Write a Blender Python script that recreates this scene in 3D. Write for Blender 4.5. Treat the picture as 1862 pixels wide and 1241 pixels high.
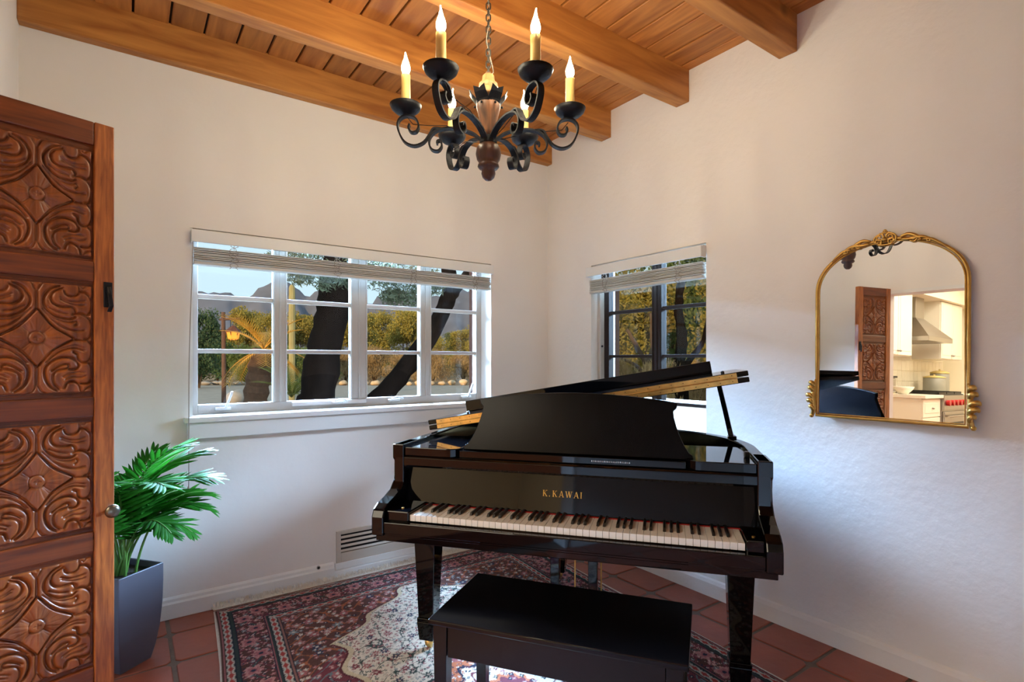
import bpy, math, random
import numpy as np
from mathutils import Matrix, Vector
random.seed(7); RNG = np.random.default_rng(7)
PI = math.pi
for o in list(bpy.data.objects): bpy.data.objects.remove(o)
scene = bpy.context.scene
COL = scene.collection
R = math.radians

# ------------------------------------------------------------------ camera
CAM = Vector((-2.6863, -3.2916, 1.334)); YAW = 0.61878
cd = bpy.data.cameras.new('camera'); cam = bpy.data.objects.new('camera', cd); COL.objects.link(cam)
cd.sensor_width = 36.0; cd.lens = 980.9 / 1862 * 36.0
cd.shift_y = 34.0 / 1862
cd.clip_start = 0.02; cd.clip_end = 3000
cam.location = CAM; cam.rotation_euler = (PI / 2, 0, -YAW)
scene.camera = cam

# ------------------------------------------------------------------ world, sun, added window fill lamps, kitchen light
scene.view_settings.view_transform = 'Standard'; scene.view_settings.look = 'None'
scene.view_settings.gamma = 1.0; scene.view_settings.use_curve_mapping = False
scene.view_settings.exposure = 0.0
w = bpy.data.worlds.new('sky'); scene.world = w; w.use_nodes = True
bg = w.node_tree.nodes['Background']; bg.inputs[0].default_value = (0.63, 0.86, 0.98, 1); bg.inputs[1].default_value = 1.06
sd = bpy.data.lights.new('sun', 'SUN'); sd.energy = 5.0; sd.color = (1.0, 0.66, 0.30); sd.angle = R(0.6)
sun = bpy.data.objects.new('sun', sd); COL.objects.link(sun)
SUNV = Vector((-0.8 * math.cos(R(12)), -0.6 * math.cos(R(12)), math.sin(R(12))))
sun.rotation_euler = SUNV.to_track_quat('Z', 'Y').to_euler()
def area(name, loc, target, sx, sy, energy, col, spread=180):
    d = bpy.data.lights.new(name, 'AREA'); d.shape = 'RECTANGLE'; d.size = sx; d.size_y = sy; d.energy = energy; d.color = col; d.spread = R(spread)
    o = bpy.data.objects.new(name, d); COL.objects.link(o); o.location = loc
    o.rotation_euler = (Vector(target) - Vector(loc)).to_track_quat('-Z', 'Y').to_euler(); return o
area('fill_big_window', (-1.2, 3.1, 3.0), (-1.5, 0, 1.35), 3.2, 0.95, 2350, (0.38, 0.63, 1.0), 90)  # added lamp outdoors, above the view; boosts daylight beyond what the sky gives
area('fill_small_window', (3.3, -0.6, 3.0), (0, -0.95, 1.35), 3.0, 0.95, 2700, (0.37, 0.62, 1.0), 90)  # second added lamp, unseen outdoors, strengthens light through the small window
area('kitchen_ceiling_light', (-5.6, -2.2, 2.72), (-5.6, -2.2, 0), 3.4, 2.2, 175, (1.0, 0.90, 0.70))

# ------------------------------------------------------------------ materials
MATS = {}
def nn(nt, t, **kw):
    n = nt.nodes.new(t)
    for k, v in kw.items(): setattr(n, k, v)
    return n
def base(name):
    m = bpy.data.materials.new(name); m.use_nodes = True; MATS[name] = m
    nt = m.node_tree; return m, nt, nt.nodes['Principled BSDF']
def srgb(r, g, b):
    f = lambda c: (c / 255 / 12.92) if c <= 10 else ((c / 255 + .055) / 1.055) ** 2.4
    return (f(r), f(g), f(b), 1)
def M(name, col, rough=.5, metal=0, coat=0, bump=0, bscale=60, var=0, vscale=6, emit=0, ecol=None, rnd=0, spec=.5, stretch=None, trans=0):
    m, nt, p = base(name)
    c = srgb(*col); p.inputs['Base Color'].default_value = c
    p.inputs['Roughness'].default_value = rough; p.inputs['Metallic'].default_value = metal
    p.inputs['Coat Weight'].default_value = coat; p.inputs['Coat Roughness'].default_value = .03
    p.inputs['Specular IOR Level'].default_value = spec
    tc = nn(nt, 'ShaderNodeTexCoord'); src = tc.outputs['Object']
    if stretch:
        mp = nn(nt, 'ShaderNodeMapping'); mp.inputs['Scale'].default_value = stretch; nt.links.new(src, mp.inputs[0]); src = mp.outputs[0]
    if var or rnd:
        nz = nn(nt, 'ShaderNodeTexNoise'); nz.inputs['Scale'].default_value = vscale; nz.inputs['Detail'].default_value = 5; nt.links.new(src, nz.inputs['Vector'])
        mr = nn(nt, 'ShaderNodeMapRange'); mr.inputs[1].default_value = .25; mr.inputs[2].default_value = .75
        mr.inputs[3].default_value = 1 - var; mr.inputs[4].default_value = 1 + var; nt.links.new(nz.outputs[0], mr.inputs[0])
        fac = mr.outputs[0]
        if rnd:
            oi = nn(nt, 'ShaderNodeObjectInfo'); m2 = nn(nt, 'ShaderNodeMapRange'); m2.inputs[3].default_value = 1 - rnd; m2.inputs[4].default_value = 1 + rnd
            nt.links.new(oi.outputs['Random'], m2.inputs[0]); mu = nn(nt, 'ShaderNodeMath', operation='MULTIPLY')
            nt.links.new(fac, mu.inputs[0]); nt.links.new(m2.outputs[0], mu.inputs[1]); fac = mu.outputs[0]
        vm = nn(nt, 'ShaderNodeVectorMath', operation='SCALE'); vm.inputs[0].default_value = c[:3]; nt.links.new(fac, vm.inputs['Scale'])
        nt.links.new(vm.outputs[0], p.inputs['Base Color'])
    if bump:
        nb = nn(nt, 'ShaderNodeTexNoise'); nb.inputs['Scale'].default_value = bscale; nb.inputs['Detail'].default_value = 6; nt.links.new(src, nb.inputs['Vector'])
        b = nn(nt, 'ShaderNodeBump'); b.inputs['Strength'].default_value = bump; b.inputs['Distance'].default_value = .01
        nt.links.new(nb.outputs[0], b.inputs['Height']); nt.links.new(b.outputs[0], p.inputs['Normal'])
    if emit:
        p.inputs['Emission Color'].default_value = srgb(*(ecol or col)); p.inputs['Emission Strength'].default_value = emit
    if trans:
        p.inputs['Subsurface Weight'].default_value = 0
        tr = nn(nt, 'ShaderNodeBsdfTranslucent'); tr.inputs[0].default_value = c
        mx = nn(nt, 'ShaderNodeMixShader'); mx.inputs[0].default_value = trans
        nt.links.new(p.outputs[0], mx.inputs[1]); nt.links.new(tr.outputs[0], mx.inputs[2])
        nt.links.new(mx.outputs[0], nt.nodes['Material Output'].inputs[0])
        if var or rnd: nt.links.new(vm.outputs[0], tr.inputs[0])
    return m
def WOOD(name, dark, light, stretch, scale=3.0, rough=.5, rnd=.12, coat=0, knots=True, bump=.12):
    m, nt, p = base(name)
    p.inputs['Roughness'].default_value = rough; p.inputs['Coat Weight'].default_value = coat
    tc = nn(nt, 'ShaderNodeTexCoord'); oi = nn(nt, 'ShaderNodeObjectInfo')
    ad = nn(nt, 'ShaderNodeVectorMath', operation='ADD'); cb = nn(nt, 'ShaderNodeCombineXYZ')
    ml = nn(nt, 'ShaderNodeMath', operation='MULTIPLY'); ml.inputs[1].default_value = 17.0
    nt.links.new(oi.outputs['Random'], ml.inputs[0])
    for i in range(3): nt.links.new(ml.outputs[0], cb.inputs[i])
    nt.links.new(tc.outputs['Object'], ad.inputs[0]); nt.links.new(cb.outputs[0], ad.inputs[1])
    mp = nn(nt, 'ShaderNodeMapping'); mp.inputs['Scale'].default_value = stretch; nt.links.new(ad.outputs[0], mp.inputs[0])
    n1 = nn(nt, 'ShaderNodeTexNoise'); n1.inputs['Scale'].default_value = scale; n1.inputs['Detail'].default_value = 8; n1.inputs['Distortion'].default_value = .6
    nt.links.new(mp.outputs[0], n1.inputs['Vector'])
    cr = nn(nt, 'ShaderNodeValToRGB'); cr.color_ramp.elements[0].position = .3; cr.color_ramp.elements[0].color = srgb(*dark)
    cr.color_ramp.elements[1].position = .68; cr.color_ramp.elements[1].color = srgb(*light); nt.links.new(n1.outputs[0], cr.inputs[0])
    mr = nn(nt, 'ShaderNodeMapRange'); mr.inputs[3].default_value = 1 - rnd; mr.inputs[4].default_value = 1 + rnd; nt.links.new(oi.outputs['Random'], mr.inputs[0])
    vm = nn(nt, 'ShaderNodeVectorMath', operation='SCALE'); nt.links.new(cr.outputs[0], vm.inputs[0]); nt.links.new(mr.outputs[0], vm.inputs['Scale'])
    out = vm.outputs[0]
    if knots:
        vo = nn(nt, 'ShaderNodeTexVoronoi'); vo.inputs['Scale'].default_value = 1.6
        mk = nn(nt, 'ShaderNodeMapping'); mk.inputs['Scale'].default_value = [min(1, max(.6, s)) * .9 for s in stretch]; nt.links.new(ad.outputs[0], mk.inputs[0]); nt.links.new(mk.outputs[0], vo.inputs['Vector'])
        kr = nn(nt, 'ShaderNodeMapRange'); kr.inputs[1].default_value = .02; kr.inputs[2].default_value = .07; kr.inputs[3].default_value = .35; kr.inputs[4].default_value = 1; nt.links.new(vo.outputs['Distance'], kr.inputs[0])
        v2 = nn(nt, 'ShaderNodeVectorMath', operation='SCALE'); nt.links.new(out, v2.inputs[0]); nt.links.new(kr.outputs[0], v2.inputs['Scale']); out = v2.outputs[0]
    nt.links.new(out, p.inputs['Base Color'])
    b = nn(nt, 'ShaderNodeBump'); b.inputs['Strength'].default_value = bump; b.inputs['Distance'].default_value = .004
    nt.links.new(n1.outputs[0], b.inputs['Height']); nt.links.new(b.outputs[0], p.inputs['Normal'])
    return m
def GLASS(name, gloss=.06, tint=(1, 1, 1)):
    m, nt, p = base(name); nt.nodes.remove(p)
    t = nn(nt, 'ShaderNodeBsdfTransparent'); t.inputs[0].default_value = (*tint, 1)
    g = nn(nt, 'ShaderNodeBsdfGlossy'); g.inputs['Roughness'].default_value = .01
    mx = nn(nt, 'ShaderNodeMixShader'); mx.inputs[0].default_value = gloss
    nt.links.new(t.outputs[0], mx.inputs[1]); nt.links.new(g.outputs[0], mx.inputs[2]); nt.links.new(mx.outputs[0], nt.nodes['Material Output'].inputs[0]); return m
def ATTR(name, rough=.9, bump=.3, bscale=300, sheen=0):
    m, nt, p = base(name); p.inputs['Roughness'].default_value = rough; p.inputs['Specular IOR Level'].default_value = .15
    a = nn(nt, 'ShaderNodeAttribute'); a.attribute_name = 'Col'; nt.links.new(a.outputs['Color'], p.inputs['Base Color'])
    tc = nn(nt, 'ShaderNodeTexCoord'); nb = nn(nt, 'ShaderNodeTexNoise'); nb.inputs['Scale'].default_value = bscale; nt.links.new(tc.outputs['Object'], nb.inputs['Vector'])
    b = nn(nt, 'ShaderNodeBump'); b.inputs['Strength'].default_value = bump; b.inputs['Distance'].default_value = .004
    nt.links.new(nb.outputs[0], b.inputs['Height']); nt.links.new(b.outputs[0], p.inputs['Normal']); return m

plaster = M('plaster', (232, 226, 220), .85, bump=.25, bscale=9, var=.03, vscale=2)
plaster_rough = M('plaster_rough', (232, 226, 220), .88, bump=.35, bscale=22, var=.03, vscale=2)
whitepaint = M('whitepaint', (226, 225, 222), .45, bump=.05, bscale=30)
framepaint = M('framepaint', (184, 176, 166), .5, bump=.05, bscale=40)
framepaint_shaded = M('framepaint_shaded', (44, 36, 33), .7, spec=.15, bump=.05, bscale=40)  # darker copy of the frame paint, backlit shade put into its colour
blindmat = M('blindmat', (196, 192, 184), .5, var=.04, vscale=4)
cordmat = M('cordmat', (150, 138, 126), .8)
beamwood = WOOD('beamwood', (152, 88, 34), (200, 134, 62), (1.0, 9, 9), 2.2, .55, .05)
plankwood = WOOD('plankwood', (146, 84, 34), (192, 122, 54), (9, 1.0, 9), 2.4, .6, .18)
gapdark = M('gapdark', (40, 24, 14), .9)
terracotta = M('terracotta', (150, 76, 52), .42, bump=.15, bscale=20, var=.18, vscale=5, rnd=.12, coat=.12)
grout = M('grout', (112, 98, 88), .9, bump=.3, bscale=90, var=.12, vscale=12)
doorframewood = WOOD('doorframewood', (112, 54, 20), (176, 102, 44), (16, 16, 1.4), 6.0, .42, .03, coat=.15, knots=False)
doorrailwood = WOOD('doorrailwood', (74, 32, 10), (122, 60, 22), (1.0, 14, 14), 4.0, .42, .03, coat=.15, knots=False)
carvewood = WOOD('carvewood', (88, 40, 12), (146, 78, 28), (10, 10, 1.0), 4.0, .42, .05, coat=.15, knots=False)
iron = M('iron', (26, 26, 30), .5, metal=.6, bump=.2, bscale=70)
lacquer = M('lacquer', (6, 6, 8), .04, spec=.32)
lacquer_in = M('lacquer_in', (20, 10, 12), .3)
satinblack = M('satinblack', (8, 8, 11), .22, spec=.14)
ivory = M('ivory', (236, 234, 230), .22, coat=.3)
ebony = M('ebony', (12, 12, 12), .35)
brass = M('brass', (224, 180, 104), .32, metal=1, var=.25, vscale=30)
goldleaf = M('goldleaf', (200, 158, 84), .34, metal=.9, var=.15, vscale=30)
goldtext = M('goldtext', (190, 150, 78), .35, metal=.7)
redfelt = M('redfelt', (150, 24, 20), .95)
mirrorglass = M('mirrorglass', (244, 244, 244), 0.0, metal=1)
glass = GLASS('glass', .010)
glass_film = GLASS('glass_film', .012, (.85, .83, .79))
candlewax = M('candlewax', (226, 190, 110), .5, var=.08, vscale=30)
turnedwood = WOOD('turnedwood', (58, 32, 16), (132, 82, 44), (8, 8, 1), 5, .5, .02, knots=False)
tanwood = WOOD('tanwood', (150, 96, 52), (204, 152, 98), (8, 8, 1), 5, .5, .02, knots=False)
darkturn = WOOD('darkturn', (44, 24, 16), (92, 52, 30), (8, 8, 1), 5, .4, .02, knots=False)
potmat = M('potmat', (92, 92, 104), .4, metal=.2, var=.04)
soilmat = M('soilmat', (40, 32, 24), .95, bump=.8, bscale=60)
palmgreen = M('palmgreen', (40, 112, 28), .6, spec=.15, var=.25, vscale=9, rnd=.45, trans=.25)
palmstem = M('palmstem', (84, 128, 52), .45, var=.15, vscale=20)
rugmat = ATTR('rugmat')
fringemat = M('fringemat', (206, 196, 182), .95, var=.1, vscale=40)
steel = M('steel', (168, 164, 156), .3, metal=.9)
kwhite = M('kwhite', (240, 234, 218), .4)
kcounter = M('kcounter', (236, 230, 216), .25)
ktile = M('ktile', (238, 230, 208), .2)
kblack = M('kblack', (18, 18, 18), .4)
kred = M('kred', (170, 12, 16), .3)
kgrey = M('kgrey', (150, 148, 136), .45)
kjar = M('kjar', (206, 186, 120), .4)
canvasmat = M('canvasmat', (196, 178, 150), .8, var=.2, vscale=5)
ventmat = M('ventmat', (196, 188, 176), .5)
stucco = M('stucco', (112, 88, 68), .9, bump=.3, bscale=15)
dark = M('dark', (14, 13, 13), .9)

# ------------------------------------------------------------------ object helpers
def obj(name, me, mat=None, parent=None, loc=(0, 0, 0), rot=(0, 0, 0), bevel=0, smooth=False, seg=2):
    o = bpy.data.objects.new(name, me); COL.objects.link(o)
    if mat is not None and me is not None and not me.materials: me.materials.append(mat)
    o.location = loc; o.rotation_euler = rot
    if parent: o.parent = parent
    if smooth:
        me.polygons.foreach_set('use_smooth', [True] * len(me.polygons))
    if bevel:
        b = o.modifiers.new('bevel', 'BEVEL'); b.width = bevel; b.segments = seg; b.limit_method = 'ANGLE'; b.angle_limit = R(35)
    return o
def thing(name, label, cat, loc=(0, 0, 0), rot=(0, 0, 0), group=None):
    o = bpy.data.objects.new(name, None); COL.objects.link(o); o.location = loc; o.rotation_euler = rot; o.empty_display_size = .1
    return tag(o, label, cat, group)
def tag(o, label, cat, group=None):
    o['label'] = label; o['category'] = cat
    if group: o['group'] = group
    return o
def struct(o, label=None):
    o['kind'] = 'structure'
    if label: o['label'] = label
    return o
def sroot(name, loc=(0, 0, 0), label=None):
    o = bpy.data.objects.new(name, None); COL.objects.link(o); o.location = loc; return struct(o, label)
class MB:
    def __init__(s): s.v = []; s.f = []
    def add(s, vs, fs):
        n = len(s.v); s.v += [tuple(v) for v in vs]; s.f += [tuple(i + n for i in f) for f in fs]; return s
    def box(s, x0, x1, y0, y1, z0, z1):
        return s.add([(x0, y0, z0), (x1, y0, z0), (x1, y1, z0), (x0, y1, z0), (x0, y0, z1), (x1, y0, z1), (x1, y1, z1), (x0, y1, z1)],
                     [(0, 3, 2, 1), (4, 5, 6, 7), (0, 1, 5, 4), (1, 2, 6, 5), (2, 3, 7, 6), (3, 0, 4, 7)])
    def frustum(s, c0, a0, b0, c1, a1, b1):
        v = []
        for c, a, b in ((c0, a0, b0), (c1, a1, b1)):
            v += [(c[0] - a, c[1] - b, c[2]), (c[0] + a, c[1] - b, c[2]), (c[0] + a, c[1] + b, c[2]), (c[0] - a, c[1] + b, c[2])]
        return s.add(v, [(0, 3, 2, 1), (4, 5, 6, 7), (0, 1, 5, 4), (1, 2, 6, 5), (2, 3, 7, 6), (3, 0, 4, 7)])
    def prism(s, pts, fn0, fn1):
        n = len(pts); v = [fn0(p) for p in pts] + [fn1(p) for p in pts]
        return s.add(v, [tuple(range(n - 1, -1, -1)), tuple(range(n, 2 * n))] + [(i, (i + 1) % n, n + (i + 1) % n, n + i) for i in range(n)])
    def lathe(s, prof, seg=24, c=(0, 0, 0)):
        v = []; f = []
        for r, z in prof:
            for k in range(seg):
                a = 2 * PI * k / seg; v.append((c[0] + r * math.cos(a), c[1] + r * math.sin(a), c[2] + z))
        for i in range(len(prof) - 1):
            for k in range(seg):
                k2 = (k + 1) % seg; f.append((i * seg + k, i * seg + k2, (i + 1) * seg + k2, (i + 1) * seg + k))
        f.append(tuple(range(seg - 1, -1, -1))); n = (len(prof) - 1) * seg; f.append(tuple(range(n, n + seg)))
        return s.add(v, f)
    def tube(s, path, rad, seg=8, closed=False):
        P = [Vector(p) for p in path]; n = len(P); v = []; f = []
        rr = rad if hasattr(rad, '__len__') else [rad] * n
        prev = None
        for i in range(n):
            t = (P[(i + 1) % n] - P[i - 1]) if closed else (P[min(i + 1, n - 1)] - P[max(i - 1, 0)])
            t.normalize()
            if prev is None:
                u = t.orthogonal().normalized()
            else:
                u = (prev - t * prev.dot(t))
                u = u.normalized() if u.length > 1e-6 else t.orthogonal().normalized()
            prev = u; b = t.cross(u)
            for k in range(seg):
                a = 2 * PI * k / seg; v.append(P[i] + (u * math.cos(a) + b * math.sin(a)) * rr[i])
        m = n if closed else n - 1
        for i in range(m):
            j = (i + 1) % n
            for k in range(seg):
                k2 = (k + 1) % seg; f.append((i * seg + k, i * seg + k2, j * seg + k2, j * seg + k))
        if not closed: f += [tuple(range(seg - 1, -1, -1)), tuple(range((n - 1) * seg, n * seg))]
        return s.add(v, f)
    def strap(s, pts, wd, th, side=(0, 1, 0)):
        P = [Vector(p) for p in pts]; S = Vector(side).normalized(); n = len(P); v = []; f = []
        ww = wd if hasattr(wd, '__len__') else [wd] * n
        for i in range(n):
            t = (P[min(i + 1, n - 1)] - P[max(i - 1, 0)]).normalized(); nn_ = t.cross(S).normalized()
            for a, b in ((-1, -1), (1, -1), (1, 1), (-1, 1)): v.append(P[i] + S * (a * ww[i] / 2) + nn_ * (b * th / 2))
        for i in range(n - 1):
            for k in range(4): k2 = (k + 1) % 4; f.append((i * 4 + k, i * 4 + k2, i * 4 + 4 + k2, i * 4 + 4 + k))
        f += [(3, 2, 1, 0), tuple(range(4 * n - 4, 4 * n))]
        return s.add(v, f)
    def ball(s, c, r, seg=12, rings=8, sq=(1, 1, 1)):
        prof = [(max(1e-4, r * math.sin(PI * i / rings)), -r * math.cos(PI * i / rings)) for i in range(rings + 1)]
        t = MB().lathe(prof, seg); return s.add([(c[0] + x * sq[0], c[1] + y * sq[1], c[2] + z * sq[2]) for x, y, z in t.v], t.f)
    def mesh(s, name='m'):
        me = bpy.data.meshes.new(name); me.from_pydata(s.v, [], s.f); me.update(); return me
    def build(s, name, mat, parent=None, **kw): return obj(name, s.mesh(name), mat, parent, **kw)
def smooth_path(pts, sub=6, closed=False):
    P = [Vector((*p, 0)) if len(p) == 2 else Vector(p) for p in pts]; n = len(P); out = []
    rng = range(n) if closed else range(n - 1)
    for i in rng:
        p0 = P[(i - 1) % n] if (closed or i > 0) else P[0] * 2 - P[1]
        p1 = P[i]; p2 = P[(i + 1) % n]; p3 = P[(i + 2) % n] if (closed or i + 2 < n) else P[-1] * 2 - P[-2]
        for k in range(sub):
            t = k / sub; out.append(.5 * ((2 * p1) + (p2 - p0) * t + (2 * p0 - 5 * p1 + 4 * p2 - p3) * t * t + (3 * p1 - p0 - 3 * p2 + p3) * t ** 3))
    if not closed: out.append(P[-1])
    return out
def copy_tree(o, parent=None):
    c = o.copy(); COL.objects.link(c); c.parent = parent
    for ch in o.children: copy_tree(ch, c)
    return c
def npmesh(name, V, F, col=None, smooth=False):
    me = bpy.data.meshes.new(name); V = np.asarray(V, dtype=np.float32); F = np.asarray(F, dtype=np.int32); k = F.shape[1]
    me.vertices.add(len(V)); me.vertices.foreach_set('co', V.ravel())
    me.loops.add(F.size); me.loops.foreach_set('vertex_index', F.ravel())
    me.polygons.add(len(F)); me.polygons.foreach_set('loop_start', np.arange(0, F.size, k, dtype=np.int32)); me.polygons.foreach_set('loop_total', np.full(len(F), k, dtype=np.int32))
    if smooth: me.polygons.foreach_set('use_smooth', np.ones(len(F), dtype=bool))
    me.update(calc_edges=True)
    if col is not None:
        a = me.color_attributes.new('Col', 'FLOAT_COLOR', 'POINT'); a.data.foreach_set('color', np.concatenate([col, np.ones((len(col), 1))], 1).astype(np.float32).ravel())
    return me
def grid_faces(nx, ny):
    i = np.arange(nx - 1)[None, :] + np.arange(ny - 1)[:, None] * nx; i = i.ravel()
    return np.stack([i, i + 1, i + nx + 1, i + nx], 1)

# ------------------------------------------------------------------ room shell
XC = -3.09; ZC = 3.034; YD = -4.5
AX0, AX1, AZ0, AZ1 = -2.42, -0.53, 1.03, 2.03          # big window opening
BY0, BY1, BZ0, BZ1 = -1.428, -0.491, 0.76, 2.003       # small window opening
b = MB(); T = .26
for x0, x1, z0, z1 in ((XC - .16, AX0, -.1, 3.2), (AX1, T, -.1, 3.2), (AX0, AX1, -.1, AZ0), (AX0, AX1, AZ1, 3.2)): b.box(x0, x1, 0, T, z0, z1)
wo = struct(b.build('wall_back', plaster), 'white plaster wall with the wide window')
wo.data.materials.append(stucco)  # dark outer faces added to cut lamp light bouncing back outdoors
for p_ in wo.data.polygons:
    if p_.center.y > T - .01: p_.material_index = 1
b = MB()
for y0, y1, z0, z1 in ((YD, BY0, -.1, 3.2), (BY1, 0, -.1, 3.2), (BY0, BY1, -.1, BZ0), (BY0, BY1, BZ1, 3.2)): b.box(0, .24, y0, y1, z0, z1)
wo = struct(b.build('wall_right', plaster_rough), 'white plaster wall carrying the arched mirror')
wo.data.materials.append(stucco)  # same dark outer faces, added against lamp bounce
for p_ in wo.data.polygons:
    if p_.center.x > .23: p_.material_index = 1
OY0, OY1, OZ = -2.75, -1.235, 2.05
b = MB()
for y0, y1, z0, z1 in ((YD, OY0, -.1, 3.2), (OY1, 0, -.1, 3.2), (OY0, OY1, OZ, 3.2)): b.box(XC - .16, XC, y0, y1, z0, z1)
struct(b.build('wall_left', plaster), 'white plaster wall with the kitchen doorway')
b = MB()
b.box(XC - .16, .24, YD - .2, YD, -.1, 3.2)
struct(b.build('wall_front', plaster), 'white plaster wall behind the viewer')
tr = sroot('trim_1', label='thin painted casing of the kitchen doorway')
MB().box(XC - .17, XC + .012, OY0, OY1, OZ - .02, OZ + .012).build('casing', whitepaint, tr)
MB().box(XC - .17, XC + .012, OY0 - .012, OY0 + .01, 0, OZ).build('casing', whitepaint, tr)
# floor of single terracotta tiles in recessed grout
floor = struct(MB().box(XC - .16, .2, YD, .2, -.12, -.006).build('floor', grout), 'terracotta tile floor with grey grout')
GX, GY = .2847, .2965
tv = MB(); wx, wy = GX - .017, GY - .017
tp = [(.018, 0), (wx - .018, 0), (wx, .018), (wx, wy - .018), (wx - .018, wy), (.018, wy), (0, wy - .018), (0, .018)]
tv.prism(tp, lambda p: (p[0], p[1], -.02), lambda p: (p[0], p[1], 0))
tile_me = tv.mesh('tile'); tile_me.materials.append(terracotta)
for i in range(12):
    for j in range(17):
        x = -.245 + .0085 - GX * i; y = -1.235 + .0085 + GY * (5 - j) + (.147 if i >= 6 else 0)
        if x < XC - .2 or y > 0: continue
        o = obj('tile', tile_me, None, floor, (x, y, random.uniform(-.0015, .0012)), (random.uniform(-.003, .003), random.uniform(-.003, .003), random.uniform(-.006, .006)), bevel=.003, seg=1)
# ceiling
ceil = struct(MB().box(XC - .16, .24, YD - .2, .25, ZC + .02, ZC + .16).build('ceiling', gapdark), 'timber plank ceiling on exposed beams')
pw = .1525
pm = MB().box(0, pw - .010, YD, 0, 0, .024).mesh('plank'); pm.materials.append(plankwood)
for k in range(-9, 13):
    x0 = -1.751 + pw * k + .005
    if x0 < XC - pw or x0 > 0: continue
    obj('plank', pm, None, ceil, (x0, 0, ZC + random.uniform(0, .003)), bevel=.003, seg=1)
for k in range(8):
    yn = -(.0585 + .6283 * k); yf = min(yn + .092, 0)
    if yn < YD: break
    MB().box(XC, 0, yn, yf, 2.85 + random.uniform(-.003, .003), ZC + .01).build('beam', beamwood, ceil, bevel=.006)
# baseboards
bb = sroot('baseboard_back', label='white moulded baseboard under the wide window')
def bbprof(p0, p1, axis, name, parent, prof, mat):
    m = MB(); m.prism(prof, (lambda p: (p0, -p[0], p[1])) if axis == 'x' else (lambda p: (-p[0], p0, p[1])), (lambda p: (p1, -p[0], p[1])) if axis == 'x' else (lambda p: (-p[0], p1, p[1])))
    return m.build(name, mat, parent)
profA = [(0, 0), (.02, 0), (.02, .075), (.014, .085), (.012, .098), (.004, .108), (0, .108)]
bbprof(XC, -1.67, 'x', 'board', bb, profA, whitepaint)
profA2 = [(0, 0), (.02, 0), (.02, .05), (.01, .058), (0, .058)]
bbprof(-1.05, 0, 'x', 'board', bb, profA, whitepaint)
bbprof(-1.67, -1.05, 'x', 'board', bb, profA2, whitepaint)
bR = sroot('baseboard_right', label='low plaster baseboard under the mirror wall')
bbprof(YD, 0, 'y', 'board', bR, [(0, 0), (.022, 0), (.02, .075), (.012, .092), (0, .098)], plaster_rough)
bL = sroot('baseboard_left', label='white baseboard beside the kitchen doorway')
MB().box(XC, XC + .018, OY1, 0, 0, .1).build('board', whitepaint, bL, bevel=.004)

# ------------------------------------------------------------------ windows
def window(name, label, frame, gl, ax, lo, hi, z0, z1, depth, lights, muntins, bot, top, fw=.03, hidden_hw=False):
    """ax 'x': wall along x (plane y=depth); ax 'y': wall along y (plane x=depth). lights: list of (a,b) glass spans"""
    rt = sroot(name, label=label)
    def bx(n, a0, a1, d0, d1, zz0, zz1, mat, bev=.003, par=None):
        m = MB()
        if ax == 'x': m.box(a0, a1, d0, d1, zz0, zz1)
        else: m.box(d0, d1, a0, a1, zz0, zz1)
        return m.build(n, mat, par or rt, bevel=bev)
    d0, d1 = depth, depth + .05
    bx('jamb', lo, lights[0][0], d0, d1, z0, z1, frame); bx('jamb', lights[-1][1], hi, d0, d1, z0, z1, frame)
    bx('head', lights[0][0], lights[-1][1], d0, d1, top, z1, frame); bx('bottom_rail', lights[0][0], lights[-1][1], d0, d1, z0, bot, frame)
    for (a, b_), (c, d) in zip(lights, lights[1:]):
        m = bx('mullion', b_, c, d0 - .004, d1, bot, top, frame)
        if c - b_ > .06:
            bx('bead', (b_ + c) / 2 - .006, (b_ + c) / 2 + .006, d0 - .01, d0 - .003, bot, top, frame, .002, m)
            bx('bead', b_ + .003, b_ + .011, d0 - .009, d0 - .003, bot, top, frame, .002, m)
            bx('bead', c - .011, c - .003, d0 - .009, d0 - .003, bot, top, frame, .002, m)
    zs = [bot] + [z for m in muntins for z in m] + [top]
    for (a, b_) in lights:
        for m0, m1 in muntins: bx('muntin', a, b_, d0 + .006, d1 - .006, m0, m1, frame)
        for q in range(0, len(zs), 2): bx('pane', a, b_, d0 + .024, d0 + .028, zs[q], zs[q + 1], gl, 0)
    return rt, bx
LA = [(-2.372, -1.984), (-1.906, -1.518), (-1.409, -1.03), (-.945, -.572)]
w1, bx = window('window_1', 'wide four-light casement window in the back wall', framepaint, glass, 'x', AX0 + .01, AX1 + .005, 1.032, AZ1, .136, LA, [(1.370, 1.394), (1.674, 1.698)], 1.083, 2.005)
MB().box(AX0 - .012, AX0 + .012, .005, .14, 1.03, AZ1).build('jamb_lining', whitepaint, w1)
sl = MB().box(AX0 - .03, AX1 + .06, -.032, .138, 1.0, 1.032).build('sill', whitepaint, w1, bevel=.006)
MB().box(AX0 - .015, AX1 + .04, -.022, 0, .915, 1.0).build('apron', whitepaint, w1, bevel=.004)
def lever(x, z, up):
    m = MB().box(x - .05, x + .03, .112, .136, z - .02, z - .004)
    h = m.build('crank_base', whitepaint, w1, bevel=.004)
    if up: MB().strap([(x, .105, z - .01), (x + .01, .1, z + .02), (x + .025, .095, z + .06), (x + .032, .093, z + .085)], .016, .012, (0, 1, 0)).build('crank_handle', whitepaint, h, bevel=.003)
    else: MB().strap([(x - .03, .105, z), (x + .0, .09, z + .012), (x + .03, .1, z + .008), (x + .05, .105, z - .004)], .014, .01, (0, 1, 0)).build('crank_handle', whitepaint, h, bevel=.003)
lever(-2.24, 1.07, True); lever(-1.60, 1.075, False); lever(-1.22, 1.075, False); lever(-.66, 1.075, True)
MB().box(-1.88, -1.42, .122, .136, 1.052, 1.078).build('lower_stop', whitepaint, w1, bevel=.004)
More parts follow.
